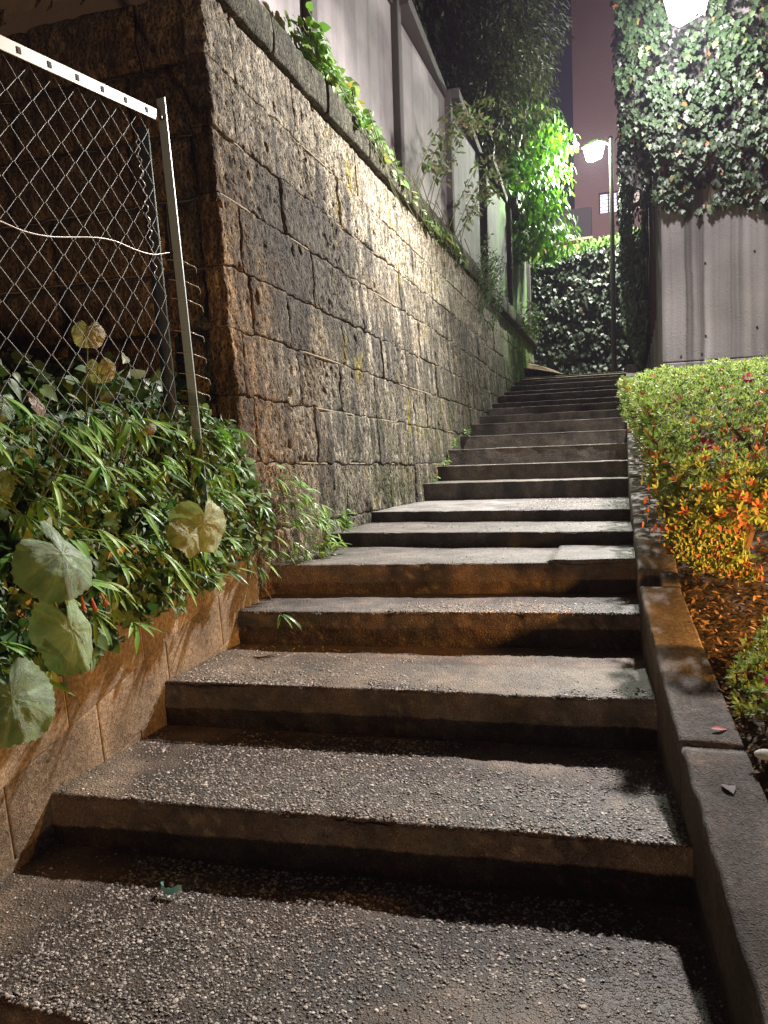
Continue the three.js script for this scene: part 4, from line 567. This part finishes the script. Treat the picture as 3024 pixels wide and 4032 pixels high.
  const br = thing('brown_leaf', 'single dark brown leaf lying on the near kerb', 'leaf'); leafMesh('blade', heartGeo, S({ color: C(0.05, 0.025, 0.018), roughness: 0.7, side: THREE.DoubleSide }), br, { p: V(0.25, 0.372, -2.24), dir: V(0.3, 0.05, 1), n: V(0.1, 1, 0.2), s: 0.042 });
  const peb = new THREE.IcosahedronGeometry(0.024, 3); { const P = peb.attributes.position; for (let i = 0; i < P.count; i++) { const k = 1 + 0.35 * n3(P.getX(i) * 25, P.getY(i) * 25, P.getZ(i) * 25); P.setXYZ(i, P.getX(i) * k * 1.3, P.getY(i) * k * 0.6, P.getZ(i) * k); } peb.computeVertexNormals(); }
  const st = tag(mesh('loose_stone', peb, S({ color: C(0.5, 0.5, 0.45), roughness: 0.9 })), 'pale loose stone on the bed edge beside the kerb', 'stone'); st.position.set(0.37, 0.415, -2.38);
}

// ---------------------------------------------------------------- ivy on the right wall and the end hedge
function ivySheet(name, label, sampler, count, s0, size = [0.055, 0.09], cat = 'ivy', dim = 1) {
  srand(s0); const g = thing(name, label, cat), L = [];
  for (let n = 0; n < count; n++) { const q = sampler(); if (!q) continue; const b = rr(0.6, 1.3) * dim * (q.dim ?? 1), k = rnd(); L.push({ p: q.p, dir: V(rr(-0.5, 0.5), -1, rr(-0.5, 0.5)).addScaledVector(q.n, rr(0.1, 0.6)), n: q.n.clone().add(rdir().multiplyScalar(0.55)).add(V(0, 0.35, 0)), s: rr(...size), c: k < 0.8 ? [0.026 * b, 0.05 * b, 0.02 * b] : k < 0.97 ? [0.042 * b, 0.07 * b, 0.026 * b] : k < 0.99 ? [0.13 * b, 0.12 * b, 0.04 * b] : [0.2 * b, 0.08 * b, 0.03 * b] }); }
  inst('foliage', ivyGeo, M.gloss, L, g); return g;
}
{
  const front = () => { if (rnd() < 0.3) { const x = rr(-0.02, 3), y = lerp(4.25 + 0.3 * fbm(x * 2.2, 4, 1, 4) - 0.14 * Math.max(0, x - 0.9), 7.6, rnd()); return { p: V(x, y, -8.97 + rr(0, 0.03)), n: V(0, 0.2, 1), dim: 0.22 }; } const x = 0.02 + 3.0 * Math.pow(rnd(), 1.05), lo = 3.98 + 0.32 * fbm(x * 2.2, 4, 1, 4) - 0.14 * Math.max(0, x - 0.9) + 0.5 * sst(0.42, 0.1, x), y = lerp(lo, 7.6, Math.pow(rnd(), 1.15)), bulge = 0.16 * sst(lo - 0.02, lo + 0.7, y) + 0.22 * fbm(x * 1.8, y * 1.8, 2, 3) + 0.05; if (fbm(x * 3.4, y * 2.8, 7, 3) > 0.04 && rnd() < 0.93) return null; const d = Math.pow(rnd(), 1.4) * 0.14; return { p: V(x - 0.06 * sst(4.2, 5, y), y, -8.96 + Math.max(0.015, bulge) - d * 0.8), n: V(x < 0.25 ? -0.5 : 0, 0.1, 1).normalize() }; };  // inner layer of leaves coloured darker, so the gaps look shaded
  const g1 = ivySheet('wall_ivy', 'thick curtain of ivy over the top of the right concrete wall', front, 23000, 101, [0.04, 0.075]);
  const side = () => { const z = -9.1 - 8.0 * Math.pow(rnd(), 0.9), far = sst(-10.2, -12.6, z), lo = lerp(5.0, 2.95, far) + 0.3 * fbm(z * 1.6, 2, 2, 3), y = lerp(lo, 8.4, Math.pow(rnd(), 1.25)), th = 0.1 + 0.3 * sst(lo, lo + 1.6, y) * lerp(1, 1.0, far) + 0.22 * fbm(z * 1.5, y * 1.5, 6, 3); if (fbm(z * 2, y * 2, 17, 3) > 0.25 && rnd() < 0.6) return null; return { p: V(0.37 - Math.max(0.02, th) * (0.6 + 0.4 * rnd()), y, z), n: V(-1, 0.1, 0.35).normalize() }; };
  const g2 = ivySheet('wall_ivy', 'ivy hanging down the stair side of the right wall behind the lamp', side, 15000, 102);
  srand(103); for (const [g, f] of [[g1, (i) => [V(rr(0.4, 2.5), 3.9, -8.97)]], [g2, (i) => [V(0.36, 3, -10 - i * 0.6)]]]) for (let i = 0; i < 10; i++) { const b = f(i)[0], P = [b]; for (let k = 1; k < 6; k++) P.push(V(b.x + (g === g1 ? rr(-0.15, 0.15) : 0), b.y + k * 0.6, b.z + (g === g2 ? rr(-0.15, 0.15) : 0.01))); mesh('stem', tube(P, 0.012, 0.006, 5), M.bark, g); }
  // hedge across the far end
  const hedgeTop = (x) => 5.62 + 0.17 * (x + 1.8) + 0.12 * fbm(x * 2.4, 1, 1, 3);
  const end = () => { const x = rr(-2.3, 0.75), t = rnd(); if (t < 0.22) { const z = -17.0 - rr(0, 0.9); return { p: V(x, hedgeTop(x) + rr(-0.08, 0.06), z), n: V(0, 1, 0.3).normalize(), top: 1 }; } const y = lerp(2.95, hedgeTop(x), Math.pow(rnd(), 0.9)); if (fbm(x * 2.2, y * 2.0, 27, 3) > 0.16 && rnd() < 0.85) return null; return { p: V(x, y, -17.05 + 0.12 * fbm(x * 3, y * 3, 3, 3) - 0.1 * rnd()), n: V(0, 0.15, 1).normalize() }; };
  const g3 = ivySheet('ivy_hedge', 'tall ivy-covered hedge closing the view behind the lamp post', end, 8500, 104, [0.06, 0.11], 'hedge', 0.5);
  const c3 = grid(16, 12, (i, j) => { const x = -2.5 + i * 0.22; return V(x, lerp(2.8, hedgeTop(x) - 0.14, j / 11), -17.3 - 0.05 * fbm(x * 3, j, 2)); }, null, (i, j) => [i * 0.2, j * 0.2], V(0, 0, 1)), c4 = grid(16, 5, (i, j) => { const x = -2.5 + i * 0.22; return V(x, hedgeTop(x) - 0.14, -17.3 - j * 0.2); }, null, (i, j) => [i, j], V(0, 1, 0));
  mesh('shade_backing', mergeGeometries([c3, c4]), S({ color: C(0.012, 0.016, 0.01), roughness: 1 }), g3);  // near-black backing sheet painted for the shade inside the hedge
  srand(105); const young = []; for (let n = 0; n < 1500; n++) { const x = rr(-2.2, 0.6), b = rr(0.7, 1.4); young.push({ p: V(x, hedgeTop(x) + rr(0.0, 0.24) * (0.5 + 0.6 * Math.abs(fbm(x * 4, 5, 5, 2)) * 2), -17 - rr(0, 0.7)), dir: V(rr(-0.6, 0.6), 1, rr(-0.2, 0.6)), n: V(rr(-0.6, 0.6), 0.5, 1), s: rr(0.07, 0.13), c: [0.13 * b, 0.24 * b, 0.035 * b] }); }
  inst('young_shoots', ovalGeo, M.leaf, young, g3);
}

// ---------------------------------------------------------------- trees
function tree(name, label, base, H, crowns, leaf, mat, size, n, cols, s0) {
  srand(s0); const g = thing(name, label, 'tree', base), top = V(rr(-0.2, 0.2), H * 0.7, rr(-0.2, 0.2));
  mesh('trunk', tube([V(0, -0.2, 0), V(rr(-0.1, 0.1), H * 0.35, rr(-0.1, 0.1)), top], 0.14, 0.06, 9, 12), M.bark, g);
  const L = []; let tot = 0; for (const c of crowns) tot += c[3] * c[4] * c[5];
  for (const [cx, cy, cz, rx, ry, rz] of crowns) {
    mesh('limb', tube([V(0, H * 0.4, 0), V(cx * 0.5, lerp(H * 0.5, cy, 0.6), cz * 0.5), V(cx, cy, cz)], 0.06, 0.015, 6, 8), M.bark, g);
    const k = Math.round((n * rx * ry * rz) / tot);
    for (let i = 0; i < k; i++) { const d = rdir(), r = Math.pow(rnd(), 0.42), p = V(cx + d.x * rx * r, cy + d.y * ry * r, cz + d.z * rz * r); if (fbm(p.x * 1.5 + s0, p.y * 1.5, p.z * 1.5, 3) > 0.17) continue; const b = rr(0.6, 1.35), c = cols[Math.floor(rnd() * cols.length)]; L.push({ p, dir: V(d.x * 0.7 + rr(-0.5, 0.5), -0.75 + rr(-0.4, 0.4), d.z * 0.7 + rr(-0.5, 0.5)), n: V(d.x, 0.7 + d.y, d.z).add(rdir().multiplyScalar(0.5)), s: leaf === longGeo ? [size * rr(1.2, 1.7), size * rr(0.6, 1.05), size] : size * rr(0.7, 1.25), c: mul3(c, b) }); }
  }
  inst('crown', leaf, mat, L, g); return g;
}
tree('laurel_tree', 'glossy broadleaf tree lit bright green beside the far lamp', [-3.1, 4.0, -16.2], 4.5, [[0.7, 2.1, 0.6, 0.9, 0.75, 0.9], [1.55, 2.0, 0.4, 0.75, 0.7, 0.75], [1.2, 3.0, 0.0, 0.95, 0.85, 0.9], [0.3, 3.2, -0.2, 1.2, 1.1, 1.2], [1.7, 3.75, -0.2, 0.6, 0.55, 0.7], [0.9, 4.3, -0.6, 1.1, 1.0, 1.1], [-0.7, 2.7, 0.4, 1.1, 1.0, 1.1]], longGeo, M.waxy, 0.19, 10500, [[0.085, 0.23, 0.012], [0.13, 0.3, 0.016], [0.06, 0.16, 0.014]], 111);
tree('dark_tree', 'olive-dark tree arching over the panel wall above the lit laurel', [-3.3, 4.0, -14.6], 5, [[1.0, 4.3, 0, 1.25, 1.2, 1.2], [1.35, 5.7, -0.5, 1.1, 1.4, 1.2], [0, 5.2, 0, 1.4, 1.6, 1.3], [0.5, 3.4, 0.6, 1.1, 0.9, 1.0], [-0.6, 4.0, 1.2, 1.2, 1.3, 1.2], [0.2, 6.6, 0.5, 1.4, 1.4, 1.3]], ovalGeo, M.leaf, 0.12, 26000, [[0.03, 0.042, 0.012], [0.045, 0.052, 0.016]], 115);
tree('dark_tree', 'dark tree rising behind the near panels, top of the picture', [-4.2, 4.0, -9.6], 5, [[0.2, 4.4, 0, 1.4, 1.7, 1.6], [-0.6, 5.8, -0.6, 1.5, 1.6, 1.6], [0.7, 3.6, -1.2, 0.9, 1.1, 1.1], [0.4, 6.4, -1.4, 1.3, 1.3, 1.3]], longGeo, M.leaf, 0.16, 12000, [[0.07, 0.11, 0.03], [0.1, 0.13, 0.035]], 112);
tree('dark_tree', 'dark tree in the middle distance behind the panel wall', [-4.2, 4.0, -13.6], 6, [[0.2, 4.2, 0, 1.5, 1.6, 1.5], [0.6, 5.8, 0.2, 1.5, 1.5, 1.5], [-0.4, 7.0, 0, 1.6, 1.5, 1.5], [1.2, 6.9, -0.6, 1.3, 1.4, 1.3]], ovalGeo, M.leaf, 0.15, 12000, [[0.07, 0.11, 0.03], [0.09, 0.12, 0.035]], 113);
tree('dark_tree', 'farthest dark tree, its crown high beside the mauve building', [-4.4, 4.0, -19.5], 9, [[0.8, 7.2, 0, 1.7, 1.6, 1.5], [1.3, 8.9, 0, 1.6, 1.7, 1.5], [-1.0, 8.0, 0, 1.9, 2.2, 1.5], [0.5, 10.6, 0, 2, 1.5, 1.5], [-2.4, 6.5, 0.4, 1.8, 2, 1.5]], ovalGeo, M.leaf, 0.17, 14000, [[0.06, 0.09, 0.03], [0.1, 0.1, 0.05]], 114);

// ---------------------------------------------------------------- buildings beyond the hedge
{
  const tileB = tex(512, (u, v) => { const a = (v * 32) % 1, b = (u * 16 + (Math.floor(v * 32) % 2) * 0.5) % 1; return Math.min(sst(0, 0.12, Math.min(a, 1 - a)), sst(0, 0.06, Math.min(b, 1 - b))); }, false, [0.5, 0.5]);
  const brick = S({ color: C(0.3, 0.155, 0.185), bumpMap: tileB, bumpScale: 0.01, roughness: 0.8 });
  const bd = thing('building', 'tall mauve tiled building with lit windows beyond the hedge', 'building', [-1.42, 2.5, -25]);
  // front wall built round its window openings
  const wx = [[0.72, 1.28], [1.42, 1.95]], y0 = 6.5, y1 = 7.15, W = 5, parts = [[0, 0, W, y0], [0, y1, W, 18 - y1], [0, y0, wx[0][0], y1 - y0], [wx[0][1], y0, wx[1][0] - wx[0][1], y1 - y0], [wx[1][1], y0, W - wx[1][1], y1 - y0]];
  parts.forEach(([x, y, w, h], i) => { const g = new THREE.BoxGeometry(w - (i > 1 ? 0.002 : 0), h, 0.3); g.translate(x + w / 2, y + h / 2, -0.15); const P = g.attributes.position, U = g.attributes.uv; for (let k = 0; k < P.count; k++) U.setXY(k, P.getX(k) + P.getZ(k), P.getY(k)); mesh('wall', g, brick, bd); });
  { const g = new THREE.BoxGeometry(0.3, 18, 6); g.translate(0.15, 9, -3.31); const P = g.attributes.position, U = g.attributes.uv; for (let k = 0; k < P.count; k++) U.setXY(k, P.getX(k) + P.getZ(k), P.getY(k)); mesh('wall', g, brick, bd); }
  wx.forEach(([a, b], q) => {
    const f = mesh('window', mergeGeometries([[a, y0, b - a, 0.04], [a, y1 - 0.04, b - a, 0.04], [a, y0 + 0.04, 0.04, y1 - y0 - 0.08], [b - 0.04, y0 + 0.04, 0.04, y1 - y0 - 0.08], [(a + b) / 2 - 0.02, y0 + 0.04, 0.04, y1 - y0 - 0.08]].map(([x, y, w, h]) => { const g = new THREE.BoxGeometry(w, h, 0.06); g.translate(x + w / 2, y + h / 2, -0.1); return g; })), M.dark, bd);
    const lit = S({ color: C(0.4, 0.4, 0.4), emissive: q ? C(0.55, 0.38, 0.33) : C(0.62, 0.52, 0.75), emissiveIntensity: q ? 0.7 : 1.3 });
    for (const s of [0, 1]) { const w = (b - a) / 2 - 0.06, g = new THREE.BoxGeometry(w, y1 - y0 - 0.08, 0.01); g.translate(s ? b - 0.04 - w / 2 : a + 0.04 + w / 2, (y0 + y1) / 2, -0.12); mesh('pane', g, lit, f).name = 'window_pane'; }
    const bars = []; for (let k = 1; k < 6; k++) { const g = new THREE.BoxGeometry(b - a - 0.08, 0.012, 0.012); g.translate((a + b) / 2, y0 + k * (y1 - y0) / 6, -0.06); bars.push(g); } mesh('bars', mergeGeometries(bars), M.dark, f);
  });
  const sh = thing('outbuilding', 'low brown boarded building just above the hedge top', 'building', [-3.6, 2.5, -22]);
  for (let i = 0; i < 12; i++) { const g = new RoundedBoxGeometry(0.225, 4.85, 0.05, 1, 0.006); g.translate(0.115 + i * 0.23, 2.42, rr(-0.01, 0.01)); mesh('board', g, S({ color: C(0.45, 0.22, 0.12), roughness: 0.9 }), sh); }
  const eave = new RoundedBoxGeometry(2.9, 0.07, 0.5, 1, 0.01); eave.translate(1.38, 4.9, 0.05); mesh('eave', eave, S({ color: C(0.5, 0.4, 0.32), roughness: 0.9 }), sh);
  const roof = new THREE.BoxGeometry(2.8, 0.9, 0.3); roof.translate(1.38, 5.4, -0.3); mesh('roof', roof, S({ color: C(0.05, 0.035, 0.05), roughness: 0.9 }), sh);
}

// ---------------------------------------------------------------- lamps
function streetLamp(label, base, height, headAt, L, glowMat, turn, big = 1) { // pole, arm and a tilted box lantern
  const g = thing('street_lamp', label, 'street lamp', base, 'street lamps over the stairs'), top = V(0, height, 0), h = V(...headAt).sub(V(...base));
  mesh('pole', tube([V(0, -0.1, 0), V(0, height * 0.5, 0), V(0, height, 0)], 0.055, 0.04, 12, 8), M.pole, g);
  const fl = new THREE.CylinderGeometry(0.09, 0.1, 0.03, 16); mesh('foot', fl, M.pole, g);
  const knob = new THREE.SphereGeometry(0.05, 12, 8); knob.translate(0, height + 0.02, 0); mesh('finial', knob, M.pole, g);
  const arm = h.clone().add(V(0, 0.16, 0)); mesh('arm', tube([V(0, height - 0.12, 0), V(0, height - 0.12, 0).lerp(arm, 0.45).add(V(0, 0.06, 0)), arm], 0.022, 0.02, 8, 14), M.head, g);
  const head = new THREE.Group(); head.name = 'lantern'; head.position.copy(h); head.rotation.y = turn; head.scale.setScalar(big); g.add(head);
  const shell = new RoundedBoxGeometry(0.24, 0.09, 0.48, 3, 0.03); { const P = shell.attributes.position; for (let i = 0; i < P.count; i++) { const k = P.getY(i) > 0 ? 0.72 : 1; P.setX(i, P.getX(i) * k); P.setZ(i, P.getZ(i) * (P.getY(i) > 0 ? 0.86 : 1)); } } shell.translate(0, 0.17, 0); shell.computeVertexNormals(); mesh('housing', shell, M.head, head);
  const gl = new RoundedBoxGeometry(0.24, 0.3, 0.4, 3, 0.06); { const P = gl.attributes.position; for (let i = 0; i < P.count; i++) { const k = P.getY(i) < 0 ? 0.72 : 1; P.setX(i, P.getX(i) * k); P.setZ(i, P.getZ(i) * (P.getY(i) < 0 ? 0.8 : 1)); } } gl.computeVertexNormals(); mesh('diffuser', gl, glowMat, head);  // diffuser larger than life, its extra size standing in for glare
  const nub = new THREE.SphereGeometry(0.02, 10, 8); nub.translate(0, -0.155, 0.1); mesh('drain_knob', nub, M.head, head);
  const pl = new THREE.PointLight(C(...L.color), L.point, 0, 2); pl.position.copy(h); pl.castShadow = true; pl.shadow.radius = 5; g.add(pl);
  return g;
}
const l1 = streetLamp('near street lamp, its glowing lantern cut by the top right frame edge', [1.95, 1.5, -8.3], 4.75, LAMP1.at, LAMP1, M.glow, 0.9);
{ const s = new THREE.SpotLight(C(...LAMP1.color), LAMP1.spot, 0, 1.15, 0.7, 2); s.position.set(LAMP1.at[0], LAMP1.at[1] - 0.02, LAMP1.at[2]); s.target.position.set(-0.9, 0.4, -4.2); s.castShadow = true; s.shadow.radius = 5; scene.add(s, s.target); s.name = 'lamp_beam'; s.target.name = 'beam_target'; }
streetLamp('far street lamp glaring at the head of the stairs', [-0.21, 2.98, -16.55], 4.85, LAMP2.at, LAMP2, M.glow2, 0.9, 1.0);
{
  const lampPost = (label, G, foot) => {
    const gl = thing('garden_lamp', label, 'garden lamp', [G.at[0], foot, G.at[2]]), h = G.at[1] - foot;
    mesh('post', tube([V(0, -0.3, 0), V(0, h * 0.5, 0), V(0, h - 0.09, 0)], 0.03, 0.03, 10), M.pole, gl);
    const d = new THREE.SphereGeometry(0.085, 20, 14); d.translate(0, h, 0); mesh('lamp_globe', d, M.glow3, gl);
    const cp = new THREE.CylinderGeometry(0.05, 0.1, 0.05, 16); cp.translate(0, h + 0.11, 0); mesh('cap', cp, M.pole, gl);
    const pl = new THREE.PointLight(C(...G.color), G.point, 0, 2); pl.position.set(0, h, 0); pl.castShadow = true; pl.shadow.radius = 3; gl.add(pl);
  };
  lampPost('orange garden lamp standing in the planting bed before the azalea hedge', GARDEN, 0.55);
  lampPost('warm low lamp at the foot of the stairs, downhill', LOW, -2.2);
}

// ---------------------------------------------------------------- a scrap on the step
{
  const g = grid(3, 12, (i, j) => { const a = j / 11 * 3.6; return V(0.03 * Math.cos(a) - 0.012 * j / 11, 0.012 + (i - 1) * 0.01 + 0.004 * Math.sin(a * 3), 0.022 * Math.sin(a)); }, null, (i, j) => [i, j], V(0, 1, 0));
  const w = tag(mesh('plastic_scrap', g, PH({ color: C(0.4, 0.95, 0.85), roughness: 0.3, clearcoat: 0.6, side: THREE.DoubleSide })), 'curled scrap of pale turquoise plastic on the lowest tread', 'litter'); w.position.set(-1.315, 0.018, -1.945);
}
scene.traverse((o) => { if (o.isMesh) { o.castShadow = true; o.receiveShadow = true; } });
renderer.render(scene, camera);
